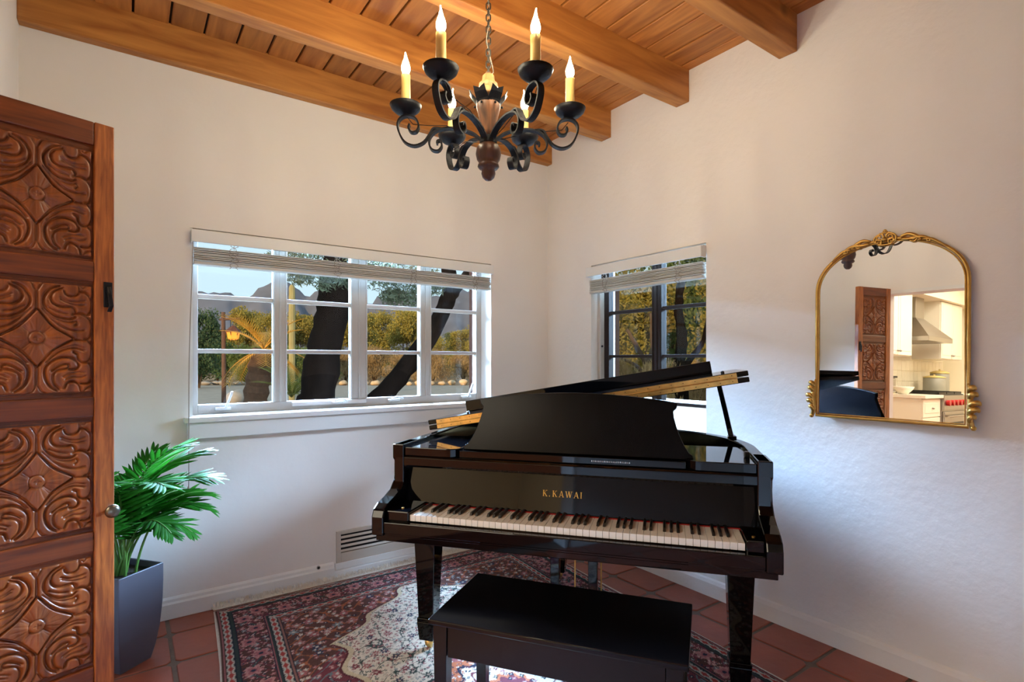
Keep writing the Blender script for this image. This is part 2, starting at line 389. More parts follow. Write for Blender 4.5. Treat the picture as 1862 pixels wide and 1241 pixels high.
LB = [(-1.388, -1.031), (-.956, -.565)]
w2, bx2 = window('window_2', 'small window in the mirror wall, backlit shade in its frame colour', framepaint_shaded, glass_film, 'y', BY0 - .0, BY1 + .0, BZ0, BZ1, .10, LB, [(1.045, 1.066), (1.347, 1.367), (1.654, 1.676)], .80, 1.985)
MB().box(-.03, .10, BY0 - .03, BY1 + .03, BZ0 - .03, BZ0).build('sill', whitepaint, w2, bevel=.006)
MB().box(.06, .105, BY1 - .03, BY1 - .001, BZ0, 1.83).build('side_stop', framepaint, w2, bevel=.003)
MB().ball((.07, BY1 - .04, 1.43), .008).build('latch_knob', iron, w2, smooth=True)

# blinds
def blind(label, ax, lo, hi, zt, zb, off, ladders, cordat, cordz):
    rt = thing('window_blind', label, 'blind', ((lo + hi) / 2, off, zb) if ax == 'x' else (off, (lo + hi) / 2, zb), (0, 0, 0) if ax == 'x' else (0, 0, PI / 2))
    # local: x along, -y to the room (x axis walls); for y walls rotated so local -y -> +x : mirror by sign
    s = 1 if ax == 'x' else -1
    L = (hi - lo) / 2
    def bxl(n, x0, x1, y0, y1, z0, z1, mat, bev=.002, par=None):
        ya, yb = sorted((y0 * s, y1 * s)); return MB().box(x0, x1, ya, yb, z0, z1).build(n, mat, par or rt, bevel=bev)
    H = zt - zb
    bxl('valance', -L - .012, L + .012, -.05, -.036, H + .012, H + .076, whitepaint, .003)
    bxl('valance_return', -L - .012, -L, -.036, .0, H + .012, H + .076, whitepaint); bxl('valance_return', L, L + .012, -.036, .0, H + .012, H + .076, whitepaint)
    bxl('headrail', -L, L, -.012, .035, H + .04, H + .085, whitepaint)
    n = 8
    sm = MB().box(-L, L, -.024, .026, 0, .0058).mesh('slat'); sm.materials.append(blindmat)
    for k in range(n):
        obj('slat', sm, None, rt, (random.uniform(-.002, .002), random.uniform(-.003, .003), .022 + (H - .03) * k / n), (random.uniform(-.05, .05), 0, random.uniform(-.001, .001)), bevel=.0015, seg=1)
    bxl('bottom_rail', -L, L, -.026, .028, 0, .018, blindmat, .004)
    for x in ladders:
        for dx in (-.012, .012):
            pts = [(x + dx + random.uniform(-.012, .012), s * (-.032 + random.uniform(-.004, .003)), -.012 + (H + .03) * k / 16) for k in range(17)]
            MB().tube(smooth_path(pts, 4), .0016, 5).build('ladder_cord', cordmat, rt)
        MB().tube([(x, s * -.02, H - .01), (x, s * -.02, H + .05)], .0015, 5).build('lift_cord', cordmat, rt)
    if cordat is not None:
        cp = MB().tube(smooth_path([(cordat, s * -.04, H + .02), (cordat - .003, s * -.045, H * .2), (cordat - .018, s * -.045, -.5), (cordat - .02, s * -.045, cordz)], 6), .0022, 6).build('pull_cord', cordmat, rt)
        MB().lathe([(.003, .0), (.007, -.012), (.008, -.035), (.004, -.04)], 10, (cordat - .02, s * -.045, cordz)).build('tassel', cordmat, cp, smooth=True)
    return rt
blind('white slatted blind pulled up over the wide window', 'x', AX0 + .015, AX1 - .012, 1.94, 1.838, .01, [-.74, -.18, .32, .80], -.935, -1.16)
blind('beige slatted blind pulled up over the small window', 'y', BY0 + .008, BY1 - .01, 1.905, 1.80, -.004, [-.30, .30], None, 0)

# ------------------------------------------------------------------ return-air grille and hose stub on the back wall
vt = thing('wall_vent', 'white louvred return-air grille low on the wall behind the piano', 'vent', (-1.656, 0, .058))
vb = MB(); X0, X1 = 0, .60
for a0, a1, z0, z1 in ((X0, .026, .04, .232), (.57, X1, .04, .232), (.026, .57, .21, .232), (.026, .57, .04, .098)): vb.box(a0, a1, -.014, 0, z0, z1)
vb.build('frame', ventmat, vt, bevel=.002)
MB().box(.02, .58, -.004, -.001, .09, .22).build('duct_back', dark, vt)
sm = MB().add([(.026, -.013, 0), (.57, -.013, 0), (.57, -.004, .011), (.026, -.004, .011), (.026, -.011, -.002), (.57, -.011, -.002), (.57, -.002, .009), (.026, -.002, .009)], [(0, 1, 2, 3), (7, 6, 5, 4), (0, 4, 5, 1), (3, 2, 6, 7)]).mesh('slat'); sm.materials.append(ventmat)
for k in range(4): obj('slat', sm, None, vt, (0, 0, .104 + .0275 * k))
MB().box(X0 - .01, X1, -.018, 0, 0, .04).build('lower_board', whitepaint, vt, bevel=.002)
hs = thing('pipe_stub', 'small dark metal stub on the wall left of the floor grille', 'pipe', (-1.763, 0, .096))
MB().tube([(0, .002, 0), (0, -.014, 0)], .011, 14).build('stub', steel, hs)
MB().tube([(0, -.013, 0), (0, -.0155, 0)], .007, 12).build('hole', dark, hs)

# ------------------------------------------------------------------ carved door leaf
def carve_mesh():
    W2, H2 = .14, .172; nx, ny = 75, 180
    xs = np.linspace(0, W2, nx); ys = np.linspace(-H2, H2, ny); Xg, Yg = np.meshgrid(xs, ys)
    def cv(pt):
        x, y = pt; yc = 600 - (x - 258) * .15; half = 500 - (x - 258) * .047
        return ((x - 258) / 532 * W2, (yc - y) / half * H2)
    grooves = [
        ([(460, 120), (380, 160), (330, 220), (315, 280), (345, 340), (420, 385), (500, 395), (570, 385), (605, 360)], 1.3),
        ([(485, 135), (410, 175), (380, 230), (400, 275), (450, 295), (520, 290), (570, 280), (600, 300), (605, 330), (580, 345)], 1.2),
        ([(500, 150), (520, 180), (570, 190), (620, 170), (645, 130), (640, 90)], 1.1),
        ([(645, 135), (700, 135), (745, 165), (765, 220), (755, 290), (720, 330)], 1.3),
        ([(600, 335), (660, 322), (720, 340), (760, 385), (765, 450), (735, 520), (690, 540)], 1.3),
        ([(470, 215), (540, 235), (620, 230), (690, 210)], .7), ([(475, 235), (560, 255), (640, 255), (690, 245)], .7),
        ([(360, 320), (450, 345), (530, 350)], .7), ([(310, 345), (400, 420), (500, 470), (600, 480), (690, 460)], .9),
        ([(340, 370), (450, 412), (560, 415), (610, 395), (625, 420), (600, 440)], .9),
        ([(260, 355), (350, 440), (430, 500), (500, 522), (580, 550)], 1.5),
        ([(258, 200), (262, 280), (262, 350)], 1.1), ([(258, 200), (300, 130), (330, 100)], .8), ([(258, 130), (290, 105)], .7),
        ([(580, 553), (480, 620), (380, 690), (300, 770), (265, 835)], 1.5),
        ([(690, 635), (600, 630), (510, 655), (420, 715), (340, 800)], .9), ([(690, 612), (600, 608), (500, 640), (400, 700)], .6),
        ([(440, 1020), (370, 990), (330, 920), (335, 840), (400, 770), (480, 730), (560, 720), (620, 740), (635, 780), (600, 815), (550, 820)], 1.4),
        ([(465, 1005), (410, 970), (400, 900), (440, 850), (520, 820), (545, 800), (530, 780), (470, 800), (390, 860)], 1.1),
        ([(720, 540), (765, 580), (770, 650), (730, 720), (670, 740), (630, 715), (625, 680), (590, 665)], 1.3),
        ([(720, 725), (765, 765), (770, 850), (730, 910), (660, 925)], 1.3), ([(505, 990), (530, 940), (590, 920), (640, 940), (660, 990)], 1.2),
        ([(490, 895), (560, 855), (640, 830), (690, 825)], .7), ([(510, 910), (580, 880), (650, 875), (700, 850)], .7),
        ([(262, 840), (266, 920), (262, 1000)], 1.1), ([(262, 1000), (300, 1050), (330, 1060)], .8), ([(680, 990), (720, 950), (770, 930)], .8), ([(655, 80), (680, 105), (715, 75)], .8),
        ([(600, 560), (680, 550), (735, 545)], 1.0)]
    Z = np.zeros_like(Xg); soft = np.zeros_like(Xg)
    for pts, g in grooves:
        P = [cv(p) for p in pts]; P = [(p.x, p.y) for p in smooth_path(P, 4)]
        d2 = np.full(Xg.shape, 1e9)
        for (x0, y0), (x1, y1) in zip(P, P[1:]):
            dx, dy = x1 - x0, y1 - y0; L = dx * dx + dy * dy + 1e-12
            t = np.clip(((Xg - x0) * dx + (Yg - y0) * dy) / L, 0, 1)
            d2 = np.minimum(d2, (Xg - x0 - t * dx) ** 2 + (Yg - y0 - t * dy) ** 2)
        d = np.sqrt(d2); wd = .0019 * (.6 + .4 * g)
        soft = np.minimum(soft, -.0072 * g * np.exp(-(d / (wd * 2.3)) ** 2)); Z = np.minimum(Z, -.0075 * g * np.exp(-(d / wd) ** 2))
    Z = .0125 + .55 * Z + .6 * soft
    # flower
    r = np.hypot(Xg, Yg); th = np.arctan2(Yg, Xg)
    dia = np.abs(Xg) / .086 + np.abs(Yg) / .085
    pr_ = .084 / (np.abs(np.cos(th)) + np.abs(np.sin(th))) ** 1.45; inside = np.clip((pr_ - r) / .003, 0, 1)
    pet = .0135 + .0022 * np.cos(4 * th) - .0014 * np.clip(np.cos(20 * th), 0, 1) ** 4 * np.clip((r - .016) / .01, 0, 1) * np.clip((.062 - r) / .01, 0, 1)
    pet -= .004 * np.exp(-((np.abs(np.abs(th) - PI / 4) % PI) / .05) ** 2) * np.clip((.055 - r) / .02, 0, 1)
    Z = Z * (1 - inside) + pet * inside - .005 * np.exp(-((r - pr_ - .0025) / .0022) ** 2)
    Z -= .004 * np.exp(-((r - .0185) / .002) ** 2)
    Z = np.where(r < .0175, .0135 + .003 * np.sqrt(np.clip(1 - (r / .0175) ** 2, 0, 1)) - .003 * np.exp(-(np.minimum(np.abs(Xg), np.abs(Yg)) / .0018) ** 2) * (r < .008), Z)
    ex = W2 - Xg; ey = H2 - np.abs(Yg); e = np.minimum(ex, ey)
    Z = np.where(e < .008, .002, Z); Z -= .002 * np.exp(-((e - .0085) / .0015) ** 2)
    Xf = np.concatenate([-Xg[:, :0:-1], Xg], 1); Yf = np.concatenate([Yg[:, :0:-1], Yg], 1); Zf = np.concatenate([Z[:, :0:-1], Z], 1)
    V = np.stack([Xf, -Zf, Yf], -1).reshape(-1, 3)
    me = npmesh('carving', V, grid_faces(2 * nx - 1, ny), smooth=True); me.materials.append(carvewood); return me
cme = carve_mesh()
hinge = Vector((XC + .005, -1.25, 0)); fe = Vector((-2.735, -1.13, 0)); dang = math.atan2(fe.y - hinge.y, fe.x - hinge.x)
door = sroot('door_1', (hinge.x, hinge.y, 0), 'carved wooden door leaf with flower panels, standing open'); door.rotation_euler = (0, 0, dang)
LW = .378; th2 = .019
MB().box(LW - .052, LW, -th2, th2, .165, 2.078).build('stile', doorframewood, door, bevel=.003)
MB().box(0, .05, -th2, th2, .165, 2.078).build('stile', doorframewood, door, bevel=.003)
rails = [(2.005, 2.078)] + [(1.82 - .422 * k - .242, 1.82 - .422 * k - .18) for k in range(3)] + [(.165, .374)]
for z0, z1 in rails: MB().box(.05, LW - .052, -th2 + .003, th2 - .003, z0, z1).build('rail', doorrailwood, door, bevel=.004)
for k in range(4):
    zc = 1.82 - .422 * k
    pn = MB().box(.05, LW - .052, -.004, .004, zc - .185, zc + .187).build('panel', doorrailwood, door)
    obj('carving', cme, None, pn, ((LW - .002) / 2, -.002, zc)); obj('carving', cme, None, pn, ((LW - .002) / 2, .002, zc), (0, 0, PI))
lt = MB().box(LW - .03, LW - .006, -th2 - .004, -th2, 1.50, 1.58).build('latch_plate', iron, door, bevel=.003)
MB().strap([(LW - .018, -th2 - .006, 1.565), (LW - .018, -th2 - .016, 1.54), (LW - .014, -th2 - .018, 1.505), (LW - .018, -th2 - .012, 1.485)], .012, .006, (1, 0, 0)).build('latch_hook', iron, lt, bevel=.002)
kb = MB().tube([(LW - .014, -th2, .856), (LW - .014, -th2 - .02, .856)], .006, 10).build('knob_stem', iron, door)
MB().ball((LW - .014, -th2 - .028, .856), .021, 16, 10, (1, .55, 1)).build('knob', M('knobmetal', (110, 104, 92), .3, metal=.9), kb, smooth=True)

# ------------------------------------------------------------------ rug
def rug():
    RW, RL = 2.0, 3.0; nx, ny = 430, 645
    U, Vv = np.meshgrid(np.linspace(0, RW, nx), np.linspace(0, RL, ny))
    def C(r, g, b_): return np.array(srgb(r, g, b_)[:3])
    ax = np.abs(U - 1); ay = np.abs(Vv - 1.5)
    e = np.minimum(1 - ax, 1.5 - ay); vert = (1 - ax) < (1.5 - ay)
    s = np.where(vert, Vv, U)
    def vor(scale, seed, jx=1.0):
        g = np.random.default_rng(seed); n = 64; px = g.random((n, n, 2)); pid = g.random((n, n))
        x = U * scale * jx; y = Vv * scale; ix = np.floor(x).astype(int); iy = np.floor(y).astype(int)
        best = np.full(x.shape, 9.); bid = np.zeros(x.shape); ang = np.zeros(x.shape); sec = np.full(x.shape, 9.)
        for a in (-1, 0, 1):
            for b_ in (-1, 0, 1):
                cx, cy = (ix + a) % n, (iy + b_) % n
                dx = ix + a + px[cx, cy, 0] - x; dy = iy + b_ + px[cx, cy, 1] - y; d = np.hypot(dx, dy)
                m = d < best; sec = np.where(m, best, np.minimum(sec, d)); bid = np.where(m, pid[cx, cy], bid); ang = np.where(m, np.arctan2(dy, dx), ang); best = np.where(m, d, best)
        return best, bid, ang, sec
    col = np.zeros(U.shape + (3,))
    def put(mask, c): col[mask] = c
    cream = C(206, 196, 184); maroon = C(108, 54, 64); navy = C(38, 42, 62); dgreen = C(46, 58, 58); rose = C(150, 92, 96); orange = C(176, 104, 74); slate = C(110, 122, 128); pink = C(170, 120, 118); umber = C(78, 52, 48)
    inf = e > .288
    put(inf, maroon)
    # cream field outline (hexagonal, scalloped)
    t = np.abs(ay)
    lim = np.where(t < .80, .505 + .03 * np.cos(t * 2 * PI / .28), .505 - (t - .80) * 1.20 + .035 * np.cos((t - .8) * 2 * PI / .2))
    crm = inf & (ax < lim)
    edge = inf & (np.abs(ax - lim) < .012)
    d1, i1, a1, s1 = vor(26, 3); d2, i2, a2, s2 = vor(11, 5); d3, i3, a3, s3 = vor(48, 8)
    # dark-corner spandrels with brown tracery
    corner = inf & ~crm & (ay > .55 + .9 * (.72 - ax))
    put(corner, umber * 1.2)
    def floral(mask, d, i, a, s_, petals, cols, size, dens=1.0):
        r = size * (.75 + .25 * np.cos(petals * a + i * 20))
        for k, c in enumerate(cols):
            m = mask & (d < r) & (i * dens > k / len(cols)) & (i * dens <= (k + 1) / len(cols)); col[m] = c
        mc = mask & (d < size * .3); col[mc] = np.array(cols[0]) * .4 + cream * .6
    red = inf & ~crm
    vine = np.sin(U * 34 + 2.2 * np.sin(Vv * 21)) * np.cos(Vv * 30 + 2.0 * np.sin(U * 19))
    put(red & (np.abs(vine) < .13), slate * .8); put(corner & (np.abs(vine) < .12), orange * .7)
    floral(red, d1, i1, a1, s1, 5, [pink, slate, navy, rose, cream * .8], .34)
    floral(red, d2, i2, a2, s2, 6, [slate, rose, pink * .8, navy * 1.6], .30)
    # cream field sprinkled with small motifs
    put(crm, cream)
    v2 = np.sin(U * 30 + 2.6 * np.sin(Vv * 17 + 1)) + np.sin(Vv * 26 + 2.4 * np.sin(U * 23))
    put(crm & (np.abs(v2) < .10), dgreen * 1.6)
    floral(crm, d3, i3, a3, s3, 3, [slate, maroon * 1.5, cream * .7, rose, dgreen * 1.5], .42)
    floral(crm, d2, i2, a2, s2, 7, [maroon * 1.2, dgreen * 1.3, rose, navy * 1.8], .24)
    put(edge, C(190, 176, 150)); put(inf & (np.abs(ax - lim - .018) < .006), maroon * .6)
    # central medallion
    th = np.arctan2(ay, ax); rr = np.hypot(ax / 1.0, ay / 1.35)
    rm = .27 + .022 * np.cos(16 * th)
    for f, c in ((1.18, dgreen), (1.12, rose), (1.0, orange), (.86, navy), (.80, cream), (.66, maroon), (.62, cream), (.40, orange), (.34, maroon)):
        put(inf & (rr < rm * f), c)
    med = inf & (rr < rm * 1.1)
    floral(med & (rr > rm * .62), d3, i3, a3, s3, 4, [navy, cream, maroon, orange], .36); floral(med & (rr < rm * .62), d1, i1, a1, s1, 4, [navy, dgreen, rose, maroon], .36)
    pend = inf & (np.abs(ax) < .07 * np.clip(1 - np.abs(ay - .52) / .16, 0, 1)); put(pend, orange); put(pend & (np.abs(ax) < .035 * np.clip(1 - np.abs(ay - .52) / .12, 0, 1)), navy)
    # borders from the outside in
    def band(a, b_): return (e >= a) & (e < b_)
    put(band(0, .009), C(196, 184, 172)); put(band(.009, .027), umber); put(band(.014, .019), rose)
    for a, b_ in ((.027, .057), (.234, .268)):
        m = band(a, b_); put(m, C(170, 164, 154)); ph = (s / .052) % 1
        mid = (a + b_) / 2; tri = np.abs(ph - .5) * 2
        put(m & (np.abs(e - mid) < .012 * (1 - tri)), C(150, 60, 56)); put(m & (np.abs(e - mid) > .006 + .008 * tri) & (tri > .55), dgreen * 1.4)
    for a, b_ in ((.057, .080), (.212, .234)):
        put(band(a, b_), dgreen); put(band(a, a + .004), navy * .6); put(band(b_ - .004, b_), navy * .6); put(band(a + .005, a + .008), rose)
    m = band(.080, .212); put(m, umber); put(m & (np.abs(vine) < .22), maroon * .9)
    ph = (s / .26) % 1; q = (s / .13) % 1; ec = e - .146
    wav = .03 * np.sin(s / .26 * 2 * PI)
    put(m & (np.abs(ec - wav) < .006), dgreen * 1.5)
    floral(m, d1, i1, a1, s1, 5, [pink, rose, navy, slate, maroon * 1.4], .36); floral(m, d3, i3, a3, s3, 4, [rose, navy, pink, umber], .34)
    fl = np.hypot((q - .5) * .13, ec - .02 * np.sign(np.sin(s / .26 * 2 * PI))); fa = np.arctan2(ec, (q - .5) * .13)
    put(m & (fl < .036 + .008 * np.cos(6 * fa)), pink); put(m & (fl < .024 + .006 * np.cos(6 * fa)), rose); put(m & (fl < .010), navy)
    put(band(.268, .288), C(130, 92, 84)); put(band(.284, .288), navy * .6); put(band(.268, .272), navy * .7)
    col *= (RNG.normal(1, .07, U.shape))[..., None]; col = np.clip(col, .002, 1)
    hgt = .010 + .0012 * np.sin(U * 9 + Vv * 4) + RNG.normal(0, .0004, U.shape); edgew = .004 * np.exp(-(e / .02))
    y = -.066 - Vv; x = -2.318 + U + .075 * (y + .04) + .006 * np.sin(Vv * 5)
    V = np.stack([x, y, hgt - edgew], -1).reshape(-1, 3)
    return npmesh('pile', V, grid_faces(nx, ny)[:, ::-1], col.reshape(-1, 3), True)
rg = thing('area_rug', 'patterned red and cream oriental rug with fringe under the piano', 'rug', (-1.42, -1.5, 0))
rm_ = rug(); o = obj('pile', rm_, rugmat, rg, (1.42, 1.5, 0))
bk = MB().prism([(-2.318, -.066), (-.318, -.066), (-.543, -3.066), (-2.543, -3.066)], lambda p: (p[0], p[1], .001), lambda p: (p[0], p[1], .006)).build('backing', fringemat, rg, loc=(1.42, 1.5, 0))
fb = MB()
for k in range(900):
    x = -2.315 + 1.99 * k / 899; dx = random.uniform(-.010, .010); w_ = .0028; e_ = random.uniform(.036, .043); zt = random.uniform(.018, .040)
    fb.add([(x - w_, -.068, .012), (x + w_, -.068, .012), (x + w_ + dx, -.068 + e_ * .6, .016 + random.uniform(0, .006)), (x - w_ + dx, -.068 + e_ * .6, .016), (x + dx * 1.5 + w_ * .6, -.068 + e_, zt), (x + dx * 1.5 - w_ * .6, -.068 + e_, zt)], [(0, 1, 2, 3), (3, 2, 4, 5)])
fo = fb.build('fringe', fringemat, rg, loc=(1.42, 1.5, 0)); fo['kind'] = 'stuff'

# ------------------------------------------------------------------ grand piano
pn = thing('grand_piano', 'black lacquered grand piano with lid propped on its short stick', 'piano', (-1.357, -1.746, 0), (0, 0, R(-51.2)))
def P(b_, name, mat=lacquer, par=None, **kw): return b_.build(name, mat, par or pn, **kw)
outl = [(-.735, .07), (-.735, .4), (-.735, .8), (-.735, 1.2), (-.70, 1.38), (-.60, 1.49), (-.44, 1.53), (-.27, 1.50), (-.13, 1.40), (-.02, 1.25), (.09, 1.11), (.24, 1.0), (.42, .91), (.57, .80), (.68, .65), (.73, .48), (.735, .3), (.735, .07)]
OUT = [(p.x, p.y) for p in smooth_path(outl, 5)]
def offset(pts, d):
    res = []
    for i, p in enumerate(pts):
        a = pts[max(i - 1, 0)]; c = pts[min(i + 1, len(pts) - 1)]; tx, ty = c[0] - a[0], c[1] - a[1]; l = math.hypot(tx, ty) or 1
        res.append((p[0] + ty / l * d, p[1] - tx / l * d))
    return res
INN = offset(OUT, .045)
rim = MB(); n = len(OUT); v = []
for z in (.655, .975):
    v += [(p[0], p[1], z) for p in OUT] + [(p[0], p[1], z) for p in INN]
f = []
for i in range(n - 1):
    f += [(i, i + 1, 2 * n + i + 1, 2 * n + i), (n + i + 1, n + i, 3 * n + i, 3 * n + i + 1), (2 * n + i, 2 * n + i + 1, 3 * n + i + 1, 3 * n + i), (i + 1, i, n + i, n + i + 1)]
f += [(0, 2 * n, 3 * n, n), (n - 1, 2 * n - 1, 4 * n - 1, 3 * n - 1)]
rim.add(v, f); ro = P(rim, 'rim', bevel=.004)
P(MB().prism([p for p in INN if p[1] > .40], lambda p: (p[0], p[1], .84), lambda p: (p[0], p[1], .85)), 'soundboard', M('spruce', (170, 120, 70), .4))
PL = offset(OUT, .09); PLq = [p for p in PL if p[1] > .42]
P(MB().prism(PLq, lambda p: (p[0], p[1], .868), lambda p: (p[0], p[1], .886)), 'iron_plate', brass, bevel=.004)
st = MB()
for k in range(60):
    x = -.6 + 1.15 * k / 59; ye = 1.35 - max(0, (x + .2)) * .62
    st.add([(x - .0012, .45, .905), (x + .0012, .45, .905), (x - .04 + .0012, ye, .905), (x - .04 - .0012, ye, .905)], [(0, 1, 2, 3)])
so_ = P(st, 'strings', steel); so_['kind'] = 'stuff'
PROF = [(.22, .975), (.07, .975), (.07, .914), (.083, .902), (.09, .87), (.078, .825), (.045, .79), (-.005, .772), (-.06, .758), (-.092, .74), (-.104, .712), (-.104, .64), (.22, .64)]
for sx in (-1, 1):
    x0, x1 = sorted((sx * .742, sx * .69)); P(MB().prism(PROF, lambda p, x0=x0: (x0, p[0], p[1]), lambda p, x1=x1: (x1, p[0], p[1])), 'arm', bevel=.005)
P(MB().box(-.728, .728, -.092, .46, .618, .652), 'keybed', bevel=.003)
P(MB().box(-.69, .69, -.100, -.074, .650, .694), 'key_slip', bevel=.003)
P(MB().box(-.69, .69, -.094, .2, .640, .660), 'keyframe', bevel=.003)
for x0, x1 in ((-.69, -.594), (.634, .69)):
    cb_ = P(MB().box(x0, x1, -.078, .09, .66, .735), 'cheek_block', bevel=.004)
    MB().lathe([(.006, 0), (.006, .003), (.002, .004)], 10, ((x0 + x1) / 2, -.03, .735)).build('screw', brass, cb_)
kw = 1.2246 / 52; kx0 = -.593
wk = MB().box(.0006, kw - .0006, -.068, .088, .698, .7225).mesh('white_key'); wk.materials.append(ivory)
bkm = MB().frustum((0, .038, .7225), .0053, .055, (0, .041, .7345), .0042, .050).mesh('black_key'); bkm.materials.append(ebony)
for k in range(52):
    obj('white_key', wk, None, pn, (kx0 + kw * k, 0, 0), bevel=.0008, seg=1)
    if (k % 7) in (0, 2, 3, 5, 6) and k < 51: obj('black_key', bkm, None, pn, (kx0 + kw * (k + 1), 0, 0), bevel=.001, seg=1)
P(MB().box(-.594, .634, .086, .09, .716, .7265), 'felt_strip', redfelt)
FB = [(.089, .728), (.118, .88), (.14, .88), (.11, .728)]
fbd = P(MB().prism(FB, lambda p: (-.69, p[0], p[1]), lambda p: (.69, p[0], p[1])), 'fallboard', bevel=.002)
# lettering
def letters(txt, h_, gap):
    m = MB(); x = 0
    def stroke(x0, y0, x1, y1, w_):
        m.add([(x + x0 - w_ / 2, 0, y0), (x + x0 + w_ / 2, 0, y0), (x + x1 + w_ / 2, 0, y1), (x + x1 - w_ / 2, 0, y1)], [(0, 1, 2, 3)])
    def serif(xc, y, l): m.add([(x + xc - l / 2, 0, y), (x + xc + l / 2, 0, y), (x + xc + l / 2, 0, y + .06 * h_), (x + xc - l / 2, 0, y + .06 * h_)], [(0, 1, 2, 3)])
    T_ = .16 * h_; t_ = .06 * h_; top = h_ * .94
    for ch in txt:
        if ch == 'K':
            stroke(.14 * h_, 0, .14 * h_, h_, T_); stroke(.2 * h_, .42 * h_, .62 * h_, h_, t_); stroke(.66 * h_, 0, .34 * h_, .55 * h_, T_)
            for xc in (.14, .66): serif(xc * h_, 0, .3 * h_)
            for xc in (.14, .62): serif(xc * h_, top, .3 * h_)
            x += .8 * h_ + gap
        elif ch == 'A':
            stroke(.1 * h_, 0, .4 * h_, h_, t_); stroke(.72 * h_, 0, .42 * h_, h_, T_); stroke(.4 * h_, .3 * h_, .4 * h_, .37 * h_, .4 * h_)
            serif(.1 * h_, 0, .26 * h_); serif(.72 * h_, 0, .3 * h_); x += .82 * h_ + gap
        elif ch == 'W':
            stroke(.32 * h_, 0, .1 * h_, h_, T_); stroke(.34 * h_, 0, .56 * h_, h_, t_); stroke(.78 * h_, 0, .56 * h_, h_, T_); stroke(.8 * h_, 0, 1.02 * h_, h_, t_)
            for xc in (.1, .56, 1.02): serif(xc * h_, top, .28 * h_)
            x += 1.1 * h_ + gap
        elif ch == 'I':
            stroke(.12 * h_, 0, .12 * h_, h_, T_); serif(.12 * h_, 0, .28 * h_); serif(.12 * h_, top, .28 * h_); x += .26 * h_ + gap
        elif ch == '.':
            stroke(.06 * h_, 0, .06 * h_, .14 * h_, .14 * h_); x += .3 * h_ + gap
    return m, x
lm, lw = letters('K.KAWAI', .024, .0065)
sl_ = (.118 - .089) / (.88 - .728)
lo_ = lm.build('lettering', goldtext, fbd, loc=(-.013 - lw / 2, .089 + sl_ * .062 - .0012, .790)); lo_.rotation_euler = (-math.atan(sl_), 0, 0)
lo_['label'] = 'gold maker name K. KAWAI'
P(MB().prism([(.074, .880), (.070, .889), (.070, .920), (.076, .926), (.46, .926), (.46, .880)], lambda p: (-.69, p[0], p[1]), lambda p: (.69, p[0], p[1])), 'desk_rail', bevel=.002)
for sx in (-1, 1):
    pts = [(.69, .080), (.50, .080)] + [(.50 - .05 * math.sin(a), .130 - .05 * math.cos(a)) for a in (R(20), R(45), R(70), R(90))] + [(.45, .46), (.69, .46)]
    pts = [(sx * p[0], p[1]) for p in pts]
    P(MB().prism(pts if sx < 0 else pts[::-1], lambda p: (p[0], p[1], .926), lambda p: (p[0], p[1], .962)), 'desk_shelf', bevel=.003)
P(MB().box(-.449, .449, .096, .46, .926, .954), 'desk_slide', bevel=.002)
pin_ = MB()
for k in range(22): pin_.box(.10 + .0068 * k, .1035 + .0068 * k, .092, .097, .938, .943)
P(pin_, 'desk_rack', steel)
# music desk
half = [(.462, 0), (.457, .018), (.444, .026), (.428, .052), (.412, .088), (.399, .125), (.390, .160), (.388, .184), (.400, .196), (.405, .218)]
tops = [(.405 - .81 * k / 12, .220 + .030 * math.sin(PI * k / 12)) for k in range(1, 12)]
DK = half + tops + [(-x, z) for x, z in reversed(half)]
P(MB().prism(DK, lambda p: (p[0], 0, p[1]), lambda p: (p[0], .018, p[1])), 'music_desk', satinblack, loc=(.018, .13, .956), rot=(-R(13), 0, 0), bevel=.003)
# lid
lid_a = R(9.9)
LOUT = [(x + .745, y) for x, y in offset(OUT, -.008) if y >= .45]
LOUT = [(0, .452)] + LOUT + [(1.487, .452)]
lid = P(MB().prism(LOUT[::-1], lambda p: (p[0], p[1], 0), lambda p: (p[0], p[1], .022)), 'lid', loc=(-.745, 0, .985), rot=(0, -lid_a, 0), bevel=.003)
P(MB().box(0, 1.487, .452, .835, .027, .049), 'front_flap', loc=(-.745, 0, .985), rot=(0, -lid_a, 0), bevel=.003)
P(MB().box(.075, 1.372, .80, .822, .049, .108), 'flap_lip', loc=(-.745, 0, .985), rot=(0, -lid_a, 0), bevel=.003)
hg = P(MB().box(.045, 1.44, .4495, .4525, .003, .046), 'hinge', brass, loc=(-.745, 0, .985), rot=(0, -lid_a, 0))
MB().tube([(.045, .449, .0245), (1.44, .449, .0245)], .0022, 8).build('hinge_pin', brass, hg)
hs_ = MB()
for k in range(28):
    for z in (.012, .037): hs_.lathe([(.0022, 0), (.0016, .0008)], 6, (.07 + 1.35 * k / 27, z, 0))
hs_.v = [(x, .4493 - z_, y) for x, y, z_ in hs_.v]; hs_.build('hinge_screws', M('screwdark', (70, 50, 26), .4, metal=.8), hg)['kind'] = 'stuff'
for x in (.16, 1.40): P(MB().lathe([(.008, 0), (.008, .006), (.003, .009)], 10, (x, .60, .049)), 'bumper', ebony, loc=(-.745, 0, .985), rot=(0, -lid_a, 0))
pr = P(MB().strap([(.672, .66, .965), (.650, .72, 1.09), (.628, .78, 1.208)], .016, .022, (.2, 1, 0)), 'prop_stick', bevel=.003)
P(MB().box(.655, .690, .635, .685, .95, .985), 'prop_hinge', bevel=.003)
P(MB().box(.664, .684, .20, .222, .962, .985), 'desk_stop', ebony, bevel=.004)
